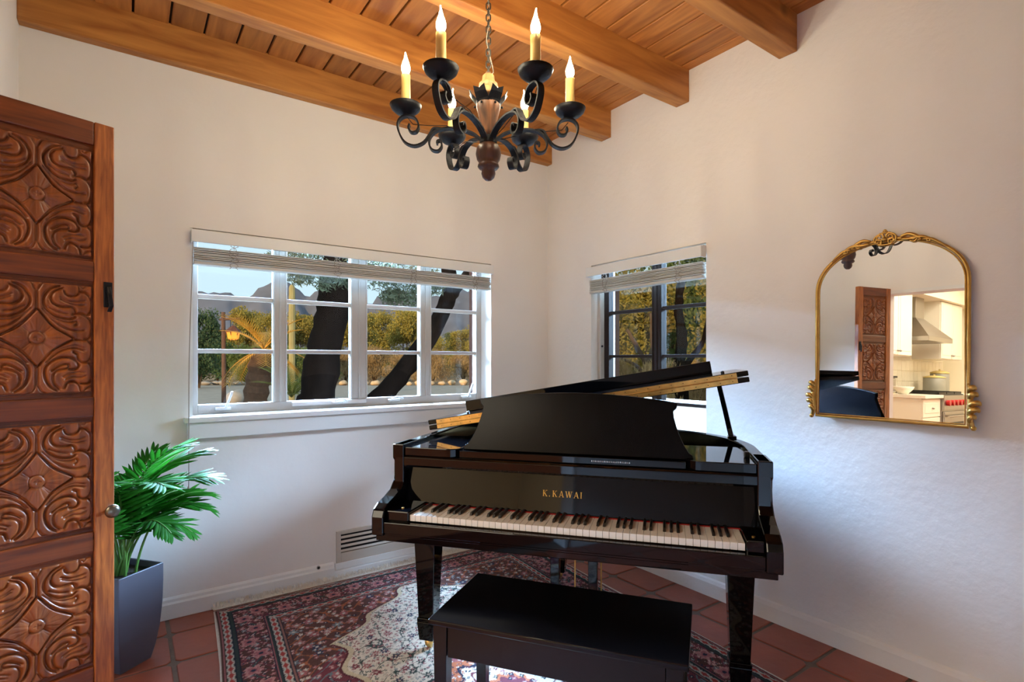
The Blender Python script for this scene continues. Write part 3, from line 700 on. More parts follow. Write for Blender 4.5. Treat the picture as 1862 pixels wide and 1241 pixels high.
# legs
for (x, y) in ((-.665, .27), (.655, .27), (-.235, 1.20)):
    lg = P(MB().frustum((x, y, .165), .036, .036, (x, y, .62), .054, .054), 'leg', bevel=.003)
    MB().frustum((x, y, .148), .041, .041, (x, y, .165), .041, .041).build('collar', lacquer, lg, bevel=.003)
    MB().frustum((x, y, .062), .034, .034, (x, y, .148), .042, .042).build('foot', lacquer, lg, bevel=.004)
    cs = MB().lathe([(.004, .028), (.017, .030), (.020, .045), (.013, .062)], 14, (x, y, 0)).build('caster_cup', brass, lg, smooth=True)
    cy_ = MB().tube([(x - .009, y + .012, .0265), (x + .009, y + .012, .0265)], .0155, 14); cy_.build('caster_wheel', brass, lg)
# pedal lyre
ly = P(MB().box(-.15, .10, .40, .50, .600, .622), 'lyre')
for x in (-.112, .062): MB().frustum((x, .45, .15), .019, .019, (x, .45, .602), .023, .019).build('post', lacquer, ly, bevel=.003)
MB().box(-.15, .10, .39, .51, .07, .15).build('pedal_box', lacquer, ly, bevel=.006)
for x in (-.085, -.025, .035): MB().strap([(x, .40, .085), (x, .34, .09), (x, .29, .085), (x, .255, .075)], [.016, .018, .026, .02], .008, (1, 0, 0)).build('pedal', brass, ly, bevel=.002)
for x in (-.025, .095): MB().tube([(x, .475, .15), (x, .475, .60)], .0035, 8).build('rod', brass, ly)

# bench
ca, sa = math.cos(R(-51.2)), math.sin(R(-51.2))
bxw = -1.357 + ca * .05 - sa * -.222; byw = -1.746 + sa * .05 + ca * -.222
bn = thing('piano_bench', 'low black wooden piano bench in front of the keyboard', 'bench', (bxw, byw, .0135), (0, 0, R(-55.2)))
H_ = .48
MB().box(-.4025, .4025, -.203, .203, H_ - .018, H_).build('top', M('benchtop', (8, 8, 11), .14, spec=.3), bn, bevel=.004)
benchm = M('benchm', (14, 11, 10), .25, spec=.35)
for y0, y1 in ((-.186, -.168), (.168, .186)): MB().box(-.34, .34, y0, y1, H_ - .122, H_ - .018).build('apron', benchm, bn, bevel=.002)
for x0, x1 in ((-.385, -.367), (.367, .385)): MB().box(x0, x1, -.15, .15, H_ - .122, H_ - .018).build('apron', benchm, bn, bevel=.002)
for sx in (-1, 1):
    for sy in (-1, 1): MB().frustum((sx * .365, sy * .168, 0), .018, .018, (sx * .365, sy * .168, H_ - .018), .024, .024).build('leg', benchm, bn, bevel=.002)

# ------------------------------------------------------------------ chandelier
CHX, CHY = -1.551, -1.54; zc0 = 2.026
ch = thing('chandelier', 'black iron and turned wood chandelier with six lit candle bulbs', 'chandelier', (CHX, CHY, zc0))
Zp = lambda zy: (1165 - zy) * .000598
q = .000598
body = [(.001, Zp(1165)), (20 * q, Zp(1162)), (38 * q, Zp(1145)), (46 * q, Zp(1120)), (42 * q, Zp(1095)), (60 * q, Zp(1088)), (70 * q, Zp(1075)), (66 * q, Zp(1060)), (58 * q, Zp(1055)), (74 * q, Zp(1030)), (82 * q, Zp(995)), (76 * q, Zp(955)), (62 * q, Zp(935)), (46 * q, Zp(925))]
MB().lathe(body, 28).build('finial', darkturn, ch, smooth=True)
MB().lathe([(44 * q, Zp(930)), (56 * q, Zp(926)), (56 * q, Zp(885)), (44 * q, Zp(880))], 24).build('collar', iron, ch, smooth=False)
MB().lathe([(40 * q, Zp(890)), (46 * q, Zp(850)), (56 * q, Zp(780)), (70 * q, Zp(720)), (78 * q, Zp(690)), (74 * q, Zp(660)), (52 * q, Zp(640)), (48 * q, Zp(630))], 28).build('turned_column', turnedwood, ch, smooth=True)
MB().lathe([(48 * q, Zp(634)), (72 * q, Zp(622)), (76 * q, Zp(600)), (66 * q, Zp(578)), (52 * q, Zp(570)), (62 * q, Zp(556)), (60 * q, Zp(540)), (44 * q, Zp(528)), (40 * q, Zp(510)), (38 * q, Zp(490)), (26 * q, Zp(478)), (.002, Zp(474))], 28).build('turned_cap', tanwood, ch, smooth=True)
MB().ball((0, 0, Zp(478)), 22 * q).build('top_cap', steel, ch, smooth=True)
def rz(pts): return [((702 - a) * q, (1165 - b_) * q) for a, b_ in pts]
inner = rz([(655, 905), (640, 890), (600, 862), (530, 838), (450, 832), (375, 848), (330, 888), (322, 935), (340, 972), (378, 980), (402, 950), (395, 915), (375, 918), (372, 935)])
outer = rz([(400, 838), (350, 838), (322, 880), (285, 928), (225, 950), (165, 925), (128, 860), (122, 805), (148, 768), (190, 758), (235, 775), (255, 820), (240, 858), (208, 862), (190, 838), (196, 812)])
sw = 42 * q
def arc3(pts, sub): return [(p.x, 0, p.y) for p in smooth_path(pts, sub)]
im = MB().strap(arc3(inner, 5), sw, .0065).mesh('scroll'); im.materials.append(iron)
om = MB().strap(arc3(outer, 5), sw, .0065).mesh('scroll'); om.materials.append(iron)
cr_ = (702 - 172) * q; cz = Zp(752)
cup = MB().lathe([(.004, -.004), (.016, 0), (.038, .008), (.054, .022), (.061, .038), (.058, .040), (.042, .033), (.024, .032), (.0235, .055), (.019, .055), (.0185, .036), (.002, .034)], 28).mesh('drip_cup'); cup.materials.append(iron); cup.polygons.foreach_set('use_smooth', [True] * len(cup.polygons))
cand = MB().lathe([(.0175, 0), (.0180, .04), (.0172, .08), (.0176, .118), (.012, .121)], 18).mesh('candle'); cand.materials.append(candlewax); cand.polygons.foreach_set('use_smooth', [True] * len(cand.polygons))
bulbm = M('bulbm', (255, 190, 110), .3, emit=345, ecol=(255, 243, 210))
bl = MB().lathe([(.008, 0), (.011, .008), (.0165, .022), (.0165, .034), (.012, .050), (.007, .064), (.0035, .078), (.0012, .092)], 14)
bl.v = [(x + .004 * max(0, (z - .06) / .03) ** 2, y, z) for x, y, z in bl.v]
bulb = bl.mesh('bulb'); bulb.materials.append(bulbm); bulb.polygons.foreach_set('use_smooth', [True] * len(bulb.polygons))
wire = MB().tube([(cr_ - .005, .012, cz - .01), (cr_ - .03, .014, cz - .04), (cr_ - .09, .016, cz - .045), (.16, .017, Zp(826)), (.09, .014, Zp(870)), (.05, .01, Zp(890))], .0016, 5).mesh('wire'); wire.materials.append(iron)
leaf = MB(); lv = []; nl = 9
for i in range(nl):
    t = i / (nl - 1); z = Zp(745) + (Zp(612) - Zp(745)) * t; r_ = (62 + 22 * t + 60 * max(0, t - .55) ** 1.3 * 2) * q; wv = (13 + 31 * math.sin(min(1, t * 1.15) * PI * .62)) * q * (1 if t < .9 else .95)
    for sgn in (-1, -.5, 0, .5, 1): lv.append((r_ + (.004 * sgn * sgn if t > .5 else 0) - .5 * wv * wv * sgn * sgn / .05 + (-.006 * (1 - abs(sgn)) if i == nl - 1 else 0), wv * sgn, z + (.010 * abs(sgn) if i == nl - 1 else 0)))
lf = [(i * 5 + k, i * 5 + k + 1, i * 5 + k + 6, i * 5 + k + 5) for i in range(nl - 1) for k in range(4)]
leaf.add(lv, lf); leafm = leaf.mesh('leaf'); leafm.materials.append(iron)
rivet = MB().ball(((60 + 26) * q + .001, 0, Zp(690)), .005, 8, 6).mesh('rivet'); rivet.materials.append(iron)
camdir = math.atan2(CAM.y - CHY, CAM.x - CHX)
for k in range(6):
    ang = camdir + R(30 + 60 * k)
    a = obj('arm', om, None, ch, (0, 0, 0), (0, 0, ang)); obj('scroll', im, None, a)
    obj('wire', wire, None, a)
    cpo = obj('drip_cup', cup, None, a, (cr_, 0, cz)); 
    obj('candle', cand, None, a, (cr_, 0, cz + .036)); obj('bulb', bulb, None, a, (cr_, 0, cz + .036 + .116), (0, 0, k * 1.3))
    l_ = obj('leaf', leafm, None, ch, (0, 0, 0), (0, 0, ang)); sm_ = l_.modifiers.new('t', 'SOLIDIFY'); sm_.thickness = .002
    obj('rivet', rivet, None, l_)
lk = MB(); hh, ww_ = .0145, .0085
lp = [(ww_ * math.cos(a), 0, (hh - ww_) * (1 if math.sin(a) > 0 else -1) * (abs(math.sin(a)) > .01) + ww_ * math.sin(a)) for a in [2 * PI * i / 16 for i in range(16)]]
lk.tube(lp, .0026, 6, True); lkm = lk.mesh('chain_link'); lkm.materials.append(M('chainm', (90, 84, 76), .45, metal=.8))
z = Zp(470) + .012; i = 0
while z < ZC - zc0 - .03:
    obj('chain_link', lkm, None, ch, (0, 0, z), (0, 0, camdir + (PI / 2 if i % 2 else .25))); z += .0225; i += 1
MB().tube(smooth_path([(0, 0, Zp(480)), (.022, .0, Zp(455)), (.026, .012, Zp(400)), (.012, .006, Zp(350)), (-.008, .0, Zp(250)), (.007, 0, Zp(100)), (-.006, .002, .75), (0, 0, ZC - zc0 - .03)], 6), .0018, 6).build('power_cord', M('cordgrey', (150, 140, 124), .5), ch)
MB().lathe([(.05, ZC - zc0), (.05, ZC - zc0 - .01), (.03, ZC - zc0 - .028), (.006, ZC - zc0 - .034)], 24).build('canopy', iron, ch, smooth=True)

# ------------------------------------------------------------------ arched mirror
mt = thing('wall_mirror', 'arched gold-framed mirror with scrolled crest on the white wall', 'mirror', (-.017, -2.331, 1.072), (0, R(.85), 0))
# local: y along the wall (towards +y = left in view), z up, -x to the room
MW = .283; SH = .575; RH = .205
def archpt(a, w_, zr, z0): return (w_ * math.cos(a), z0 + zr * abs(math.sin(a)) ** .92 * (1 if math.sin(a) >= 0 else -1))
arch = [(MW, 0), (MW, SH * .5)] + [archpt(PI * k / 36, MW, RH, SH) for k in range(37)] + [(-MW, SH * .5), (-MW, 0)]
MB().prism(arch, lambda p: (-.012, p[0], p[1]), lambda p: (-.016, p[0], p[1])).build('mirror_glass', mirrorglass, mt)
MB().prism([(p[0] * .99, p[1]) for p in arch], lambda p: (0, p[0], p[1]), lambda p: (-.010, p[0], p[1])).build('backing', kblack, mt)
MB().tube([(-.016, p[0], p[1]) for p in arch], .0075, 8, True).build('frame', goldleaf, mt, smooth=True)
MB().tube([(-.018, p[0] * .965, .010 + p[1] * .975) for p in arch], .0028, 6, True).build('inner_bead', goldleaf, mt, smooth=True)
def spiral(cy, cz_, r0, turns, dirn, a0, rad, x=-.026):
    n_ = int(18 * turns); return [(x - .004 * i / n_, cy + r0 * (1 - .8 * i / n_) * math.cos(a0 + dirn * 2 * PI * turns * i / n_), cz_ + r0 * (1 - .8 * i / n_) * math.sin(a0 + dirn * 2 * PI * turns * i / n_)) for i in range(n_ + 1)]
crest = mt
def acan(pts, wd, name, par):
    P_ = smooth_path(pts, 5); n_ = len(P_); return MB().tube(P_, [wd * (.35 + math.sin(PI * min(1, .12 + .88 * i / (n_ - 1))) ** .7) for i in range(n_)], 8).build(name, goldleaf, par, smooth=True)
TZ = SH + RH
cr0 = MB()
for s in (-1, 1):
    cr0.tube(spiral(s * .020, TZ + .010, .018, 1.3, s, PI / 2 if s > 0 else PI / 2, 0), .0042, 7)
    cr0.tube(spiral(s * .026, TZ - .008, .016, 1.2, -s, -PI / 2, 0), .004, 7)
cr0.tube([(-.026, .042 * math.cos(a), TZ + .002 + .026 * math.sin(a)) for a in [2 * PI * k / 24 for k in range(24)]], .004, 7, True)
cr0.ball((-.03, 0, TZ + .0), .010, 10, 8); cr0.ball((-.026, 0, TZ + .036), .008, 10, 8); cr0.ball((-.026, .008, TZ + .029), .006, 8, 6); cr0.ball((-.026, -.008, TZ + .029), .006, 8, 6)
cc = cr0.build('crest', goldleaf, mt, smooth=True)
for s in (-1, 1):
    def on(a, dz=0, dr=0):
        p = archpt(PI / 2 - s * a, MW + dr, RH + dr, SH); return (-.026, p[0], p[1] + dz)
    acan([on(.20, .004), on(.30, .016), on(.40, .012), on(.47, 0), on(.42, -.008)], .0062, 'crest_leaf', cc)
    acan([on(.22, -.004), on(.32, -.004), on(.45, .008), on(.56, .010), on(.64, .002)], .0058, 'crest_leaf', cc)
    acan([on(.5, .0), on(.62, .008), on(.74, .004), on(.86, 0)], .005, 'crest_leaf', cc)
    MB().tube(spiral(on(.38)[1], on(.38)[2], .015, 1.4, s, 0, 0), .0036, 7).build('crest_scroll', goldleaf, cc, smooth=True)
    MB().tube(spiral(on(.58)[1], on(.58)[2] + .002, .011, 1.3, -s, 0, 0), .0034, 7).build('crest_scroll', goldleaf, cc, smooth=True)
for s in (-1, 1):
    y0 = s * (MW + .004); 
    cl = acan([(-.022, y0 + s * .012, -.004), (-.026, y0 + s * .004, .03), (-.028, y0 + s * .006, .08), (-.026, y0 + s * .002, .13), (-.022, y0 - s * .002, .17)], .0085, 'corner_leaf', mt)
    for zz, ln in ((.016, .020), (.044, .032), (.070, .036), (.104, .026), (.128, .020)):
        acan([(-.026, y0 + s * .003, zz), (-.032, y0 + s * ln * .32, zz + .020), (-.032, y0 + s * ln * .78, zz + .026), (-.024, y0 + s * ln, zz + .016)], .0088, 'leaf_lobe', cl)
    MB().ball((-.024, y0 + s * .014, -.003), .010, 10, 8).build('corner_bead', goldleaf, cl, smooth=True)

# framed picture on the doorway wall (its edge shows in the mirror)
fp = thing('framed_picture', 'small gilt-framed picture on the wall beside the carved door', 'picture', (XC, -.40, 1.44))
for y0, y1, z0, z1 in ((-.24, .24, 0, .03), (-.24, .24, .40, .43), (-.24, -.21, .03, .40), (.21, .24, .03, .40)): MB().box(.0, .03, y0, y1, z0, z1).build('frame_side', goldleaf, fp, bevel=.006)
MB().box(.004, .012, -.21, .21, .03, .40).build('canvas', canvasmat, fp)

# ------------------------------------------------------------------ potted palm
pt = thing('potted_palm', 'green palm in a tall grey square planter beside the carved door', 'plant', (-2.70, -.377, 0), (0, 0, R(38.2)))
mp_ = MB(); prof = [(0, .070), (.06, .083), (.14, .094), (.25, .1015), (.34, .1035), (.42, .1035)]
v = []; f = []
for z, a in prof: v += [(-a, -a, z), (a, -a, z), (a, a, z), (-a, a, z)]
for i in range(len(prof) - 1):
    for k in range(4): k2 = (k + 1) % 4; f.append((i * 4 + k, i * 4 + k2, i * 4 + 4 + k2, i * 4 + 4 + k))
nb_ = len(v); a = .0955; v += [(-a, -a, .42), (a, -a, .42), (a, a, .42), (-a, a, .42), (-a, -a, .36), (a, -a, .36), (a, a, .36), (-a, a, .36)]
t0 = nb_ - 4
for k in range(4):
    k2 = (k + 1) % 4; f += [(t0 + k, t0 + k2, nb_ + k2, nb_ + k), (nb_ + k, nb_ + k2, nb_ + 4 + k2, nb_ + 4 + k)]
f += [(3, 2, 1, 0), (nb_ + 4, nb_ + 5, nb_ + 6, nb_ + 7)]
mp_.add(v, f).build('planter', potmat, pt, bevel=.003)
sb = MB(); 
sb.prism([(-.094, -.094), (.094, -.094), (.094, .094), (-.094, .094)], lambda p: (p[0], p[1], .37), lambda p: (p[0], p[1], .392)); sb.build('soil', soilmat, pt)
lfm = MB(); ns = 6
lv = []
for i in range(ns + 1):
    t = i / ns; wv = math.sin(PI * min(1, .10 + .90 * t)) ** .65 * .5 if i < ns else 0.02; z = -.22 * t * t
    lv += [(t, -wv, z - .12 * wv), (t, 0, z), (t, wv, z - .12 * wv)]
lff = [(i * 3 + k, i * 3 + k + 1, i * 3 + k + 4, i * 3 + k + 3) for i in range(ns) for k in range(2)]
lfm.add(lv, lff); leaflet = lfm.mesh('leaflet'); leaflet.materials.append(palmgreen); leaflet.polygons.foreach_set('use_smooth', [True] * len(leaflet.polygons))
def frond(az, lean, length, droop, single, seed):
    rg_ = random.Random(seed); d = Vector((math.cos(az), math.sin(az), 0)); base_ = Vector((rg_.uniform(-.03, .03), rg_.uniform(-.03, .03), .38))
    pts = []; pos = base_.copy(); el = R(88) - lean * .15; N_ = 22
    for i in range(N_ + 1):
        pts.append(pos.copy()); t = i / N_; e2 = el - (lean * min(1, t * 1.2) + droop * max(0, t - .45) * 1.8)
        pos = pos + (d * math.cos(e2) + Vector((0, 0, 1)) * math.sin(e2)) * (length / N_)
    fr = MB().tube(pts, [.0058 * (1 - .8 * i / N_) + .0008 for i in range(N_ + 1)], 6).build('frond', palmstem, pt, smooth=True)
    jm = MB(); S = d.cross(Vector((0, 0, 1))).normalized()
    npair = 17
    for i in range(npair):
        t = .40 + .59 * i / (npair - 1); fi = t * N_; i0 = min(int(fi), N_ - 1); p = pts[i0].lerp(pts[i0 + 1], fi - i0); T_ = (pts[i0 + 1] - pts[i0]).normalized(); U_ = S.cross(T_)
        ln = .175 * math.sin(PI * (.22 + .70 * (i / (npair - 1)))) ** .8 * (.9 + .2 * rg_.random()) * (length / .75) + .02
        for sg in (-1, 1):
            k = .95 - .55 * (i / (npair - 1)); X_ = (S * sg * k + T_ * (1.05 - .5 * k) + U_ * rg_.uniform(.05, .3) - Vector((0, 0, .12))).normalized()
            Z_ = (U_ - X_ * U_.dot(X_)).normalized(); Y_ = Z_.cross(X_); wd = .019
            m4 = Matrix(((X_.x * ln, Y_.x * wd, Z_.x * ln, p.x), (X_.y * ln, Y_.y * wd, Z_.y * ln, p.y), (X_.z * ln, Y_.z * wd, Z_.z * ln, p.z), (0, 0, 0, 1)))
            if single:
                o = obj('leaflet', leaflet, None, fr); o.matrix_local = m4
            else:
                jm.add([m4 @ Vector(v_) for v_ in lv], lff)
    if not single:
        o = jm.build('leaflets', palmgreen, fr, smooth=True); o['kind'] = 'stuff'
A0 = R(-38.2)
spec = [(-25, 34, .68, 62, 1), (5, 24, .74, 60, 1), (-70, 34, .72, 62, 1), (30, 44, .58, 60, 1), (-45, 12, .76, 62, 1), (60, 40, .55, 60, 1), (-5, 50, .56, 72, 1), (-100, 26, .70, 60, 1), (95, 26, .58, 55, 0), (130, 24, .52, 50, 0), (170, 20, .55, 50, 0), (-150, 24, .58, 50, 0), (45, 10, .62, 40, 0), (-120, 36, .60, 60, 0), (-30, 58, .50, 66, 0), (15, 38, .56, 72, 0), (-60, 52, .54, 66, 0)]
for k, (az, ln, l_, dr, sg) in enumerate(spec): frond(R(az) + A0, R(ln), l_ * .93, R(dr), sg, k)

# ------------------------------------------------------------------ kitchen beyond the doorway (seen in the mirror)
KF = .15; KW = -.26
kwall = M('kwall', (240, 232, 208), .7)
b = MB().box(-8.0, XC - .16, KW, 0, -.1, 2.9); struct(b.build('wall_kitchen_back', kwall), 'cream kitchen wall behind the range hood')
struct(MB().box(-8.2, -8.0, -4.7, 0, -.1, 2.9).build('wall_kitchen_end', kwall), 'cream kitchen end wall')
struct(MB().box(-8.2, XC - .16, -4.7, -4.5, -.1, 2.9).build('wall_kitchen_front', kwall), 'cream kitchen wall opposite the range')
struct(MB().box(-8.2, XC - .0, -4.7, 0, -.1, KF).build('floor_kitchen', M('kfloor', (150, 110, 84), .4)), 'raised kitchen floor') if False else None
struct(MB().box(-8.0, XC - .16, -4.5, KW, -.1, KF).build('floor_kitchen', terracotta), 'raised kitchen floor')
struct(MB().box(-8.2, XC - .16, -4.7, 0, 2.75, 2.95).build('ceiling_kitchen', kwhite), 'cream kitchen ceiling')
struct(MB().box(-8.0, XC - .16, KW - .42, KW, 2.36, 2.75).build('trim_2', kwall), 'cream soffit above the kitchen cabinets')
# backsplash tiles
tm_ = MB().box(0, .145, -.008, 0, 0, .145).mesh('tile'); tm_.materials.append(ktile)
bs = sroot('trim_3', (-7.95, KW, KF + .92), 'cream square backsplash tiles')
for i in range(30):
    for j in range(4): obj('tile', tm_, None, bs, (i * .15, 0, j * .15))
def cabinet(name, label, x0, x1, y0, z0, z1, doors, knobz, group=None, drawers=None):
    c = thing(name, label, 'cabinet', ((x0 + x1) / 2, KW - .005, z0), group=group); L = (x1 - x0) / 2; D = KW - .005 - y0; Hc = z1 - z0
    MB().box(-L + .002, L - .002, -D, 0, 0, Hc).build('body', kwhite, c, bevel=.003)
    w_ = 2 * L / doors
    for k in range(doors):
        a, b_ = -L + w_ * k + .006, -L + w_ * (k + 1) - .006
        rows = drawers or [(.01, Hc - .01)]
        for r0, r1 in rows:
            nm = 'drawer' if drawers else 'door'
            d_ = MB().box(a, b_, -D - .018, -D, r0, r1).build(nm, kwhite, c, bevel=.003)
            e_ = .05 if r1 - r0 > .2 else .03
            MB().box(a + e_, b_ - e_, -D - .022, -D - .018, r0 + e_, r1 - e_).build('raised_field', kwhite, d_, bevel=.003)
            kx = (a + b_) / 2 if drawers else (a + .03 if k % 2 else b_ - .03); kz = (r0 + r1) / 2 if drawers else r0 + knobz
            MB().ball((kx, -D - .034, kz), .014, 10, 8).build('knob', steel, d_, smooth=True)
    return c
cabinet('wall_cabinet', 'white wall cabinet on the near side of the range hood', -5.60, -4.70, KW - .34, KF + 1.39, 2.36, 2, .05)
cabinet('wall_cabinet', 'white two-door wall cabinet beyond the range hood', -7.55, -6.66, KW - .34, KF + 1.39, 2.36, 2, .05)
cabinet('base_cabinet', 'white drawer cabinet beside the range', -5.685, -5.10, -.88, KF, KF + .87, 1, .05, drawers=[(.10, .36), (.37, .63), (.64, .86)])
cabinet('base_cabinet', 'white base cabinet beyond the range', -7.55, -6.61, -.88, KF, KF + .87, 2, .75)
MB().box(-.31, .31, -.66, 0, 0, .04).build('worktop', kcounter, bevel=.004).location = (-5.38, KW - .01, KF + .87)
tag(bpy.data.objects['worktop'], 'white worktop beside the range', 'worktop')
o = MB().box(-.48, .47, -.66, 0, 0, .04).build('worktop', kcounter, bevel=.004); o.location = (-7.08, KW - .01, KF + .87); tag(o, 'white worktop carrying the grey canisters', 'worktop')
rgk = thing('range_cooker', 'stainless steel range with red knobs and black burner grates', 'range', (-6.147, KW - .01, KF))
MB().box(-.455, .455, -.64, 0, 0, .90).build('body', steel, rgk, bevel=.004)
MB().box(-.455, .455, -.665, -.64, .72, .90).build('control_panel', steel, rgk, bevel=.004)
for k in range(6): MB().tube([(-.36 + .145 * k, -.665, .81), (-.36 + .145 * k, -.705, .81)], .036, 14).build('knob', kred, rgk, bevel=.004)
dr_ = MB().box(-.43, .43, -.665, -.64, .16, .70).build('oven_door', steel, rgk, bevel=.004); MB().box(-.28, .28, -.668, -.664, .28, .56).build('window', kblack, dr_); MB().tube([(-.40, -.70, .64), (.40, -.70, .64)], .012, 10).build('handle', steel, dr_)
MB().box(-.44, .44, -.62, -.03, .90, .915).build('cooktop', kblack, rgk)
for k in range(3):
    g = MB()
    for i in range(5): g.box(-.43 + .29 * k + .065 * i, -.42 + .29 * k + .065 * i, -.60, -.05, .93, .945)
    for yy in (-.60, -.33, -.06): g.box(-.43 + .29 * k, -.16 + .29 * k, yy, yy + .012, .915, .94)
    g.build('burner_grate', kblack, rgk)
hd = thing('range_hood', 'stainless chimney hood above the range', 'hood', (-6.15, KW - .005, KF + 1.60))
MB().box(-.45, .45, -.50, 0, 0, .06).build('canopy_band', steel, hd, bevel=.003)
MB().add([(-.45, -.5, .06), (.45, -.5, .06), (.45, 0, .06), (-.45, 0, .06), (-.15, -.26, .33), (.15, -.26, .33), (.15, 0, .33), (-.15, 0, .33)], [(0, 1, 5, 4), (1, 2, 6, 5), (2, 3, 7, 6), (3, 0, 4, 7), (4, 5, 6, 7)]).build('canopy', steel, hd)
MB().box(-.15, .15, -.26, 0, .33, .66).build('chimney', steel, hd, bevel=.003)
def canister(label, x, y, r_, h_, z=KF + .91):
    c = thing('canister', label, 'canister', (x, y, z)); MB().lathe([(r_ * .95, 0), (r_, .01), (r_, h_ * .8), (r_ * .9, h_ * .84)], 20).build('body', kgrey, c, smooth=True)
    MB().lathe([(r_ * 1.02, h_ * .82), (r_ * 1.02, h_ * .87), (r_ * .5, h_ * .94), (.012, h_ * .95), (.014, h_), (.004, h_ * 1.01)], 20).build('lid', kjar, c, smooth=True)
canister('grey lidded canister, the wider of two on the worktop', -6.80, -.50, .13, .26); canister('taller grey lidded canister on the worktop', -7.16, -.46, .115, .34)
jr = thing('sugar_jar', 'small round cream jar behind the range grates', 'jar', (-5.60, -.40, KF + .91)); MB().lathe([(.03, 0), (.055, .03), (.06, .06), (.04, .09), (.03, .095)], 18).build('body', kjar, jr, smooth=True); MB().lathe([(.034, .093), (.03, .105), (.008, .11), (.010, .122), (.002, .126)], 16).build('lid', kjar, jr, smooth=True)
ta = thing('toaster_oven', 'stainless countertop toaster oven with black top at the worktop end', 'toaster', (-5.24, -.40, KF + .91)); MB().box(-.10, .10, -.14, .12, .01, .20).build('body', steel, ta, bevel=.02); MB().box(-.11, .11, -.15, .13, .20, .225).build('top', kblack, ta, bevel=.008)
ck = thing('cookbook', 'pale upright cookbook leaning behind the worktop', 'book', (-5.42, -.36, KF + .91), (0, 0, R(20))); MB().box(-.01, .01, -.07, .07, 0, .20).build('cover', canvasmat, ck, bevel=.002); MB().box(-.007, .0105, -.068, .066, .004, .204).build('pages', kwhite, ck)
bw = thing('mixing_bowl', 'white mixing bowl on the worktop end', 'bowl', (-5.20, -.66, KF + .91)); MB().lathe([(.045, 0), (.05, .005), (.10, .06), (.115, .095), (.108, .095), (.095, .06), (.045, .012), (.002, .010)], 22).build('bowl', kwhite, bw, smooth=True)

# ------------------------------------------------------------------ roof and added shade block outside
struct(MB().box(-18, -8.2, -7, .24, -.3, 3.4).build('wall_shade_block', stucco), 'added unseen block beyond the kitchen, casting shade on the garden')  # unseen block added so low sun leaves the near garden in shade
struct(MB().box(-8.2, .45, -4.9, .45, 3.2, 3.4).build('roof', stucco), 'flat roof of the room')

# ------------------------------------------------------------------ garden
GZ = -.25
def at(px, py, d):
    F_ = Vector((math.sin(YAW), math.cos(YAW), 0)); R_ = Vector((math.cos(YAW), -math.sin(YAW), 0))
    return CAM + (F_ + R_ * ((px - 931) / 980.9) + Vector((0, 0, 1)) * ((654.5 - py) / 980.9)) * d
soil = M('gardensoil', (132, 112, 88), .95, bump=.6, bscale=3, var=.2, vscale=.6)
gravel = M('gravel', (140, 136, 130), .95, bump=.6, bscale=12, var=.15, vscale=3)
struct(MB().add([(-600, -600, GZ - .02), (900, -600, GZ - .02), (900, 900, GZ - .02), (-600, 900, GZ - .02)], [(0, 1, 2, 3)]).build('ground', soil), 'dry desert ground')
dr = []
for px in (150, 300, 500, 700, 900, 1000): dr.append(at(px, 600, 17)); 
dr2 = [at(px, 600, 33) for px in (1000, 900, 700, 500, 300, 150)]
struct(MB().prism([(p.x, p.y) for p in dr + dr2][::-1], lambda p: (p[0], p[1], GZ - .02), lambda p: (p[0], p[1], GZ + .005)).build('path', gravel), 'grey gravel drive edged with stones')
# mountains
mount = M('mountain', (92, 96, 110), .95, bump=1.0, bscale=.05, var=.25, vscale=.03)
def ridge():
    nx, ny = 220, 36; A = np.linspace(R(-62), R(40), nx); V = []
    g = np.random.default_rng(11)
    ph = g.random(12) * 6.28
    for j in range(ny):
        t = j / (ny - 1)
        for i, a in enumerate(A):
            yaw = YAW + a; px = 931 + 980.9 * math.tan(a) if abs(a) < 1.3 else 0
            if px < 350: top = 124
            elif px < 450: top = 122
            elif px < 500: top = 122 + (px - 450) * .45
            elif px < 560: top = 146 - (px - 500) * .35
            elif px < 680: top = 122 + 14 * math.sin((px - 560) / 25)
            elif px < 900: top = 118 + (px - 680) * .05
            else: top = 128
            top += 5 * math.sin(a * 60 + ph[0]) + 3 * math.sin(a * 133 + ph[1]) + 2 * math.sin(a * 291 + ph[2])
            dist = 420 + 260 * t
            prof = min(1, t / .72) ** 1.15 if t < .72 else 1 - (t - .72) * 1.2
            gul = 1 - .16 * abs(math.sin(a * 46 + 2.2 * math.sin(t * 5 + a * 9) + ph[3])) * math.sin(PI * min(1, t / .72)) - .09 * abs(math.sin(a * 115 + 3 * t + ph[4])) * math.sin(PI * min(1, t / .72))
            hgt = GZ + (1.6 + top / 980.9 * (420 + 260 * .72)) * prof * gul - 1.0
            d = dist / math.cos(a) if abs(a) < 1.2 else dist * 2.5
            V.append((CAM.x + math.sin(yaw) * d, CAM.y + math.cos(yaw) * d, hgt))
    return npmesh('mountains', V, grid_faces(nx, ny), smooth=False)
mo = obj('hills', ridge(), mount); struct(mo, 'bare rocky mountain range on the horizon')

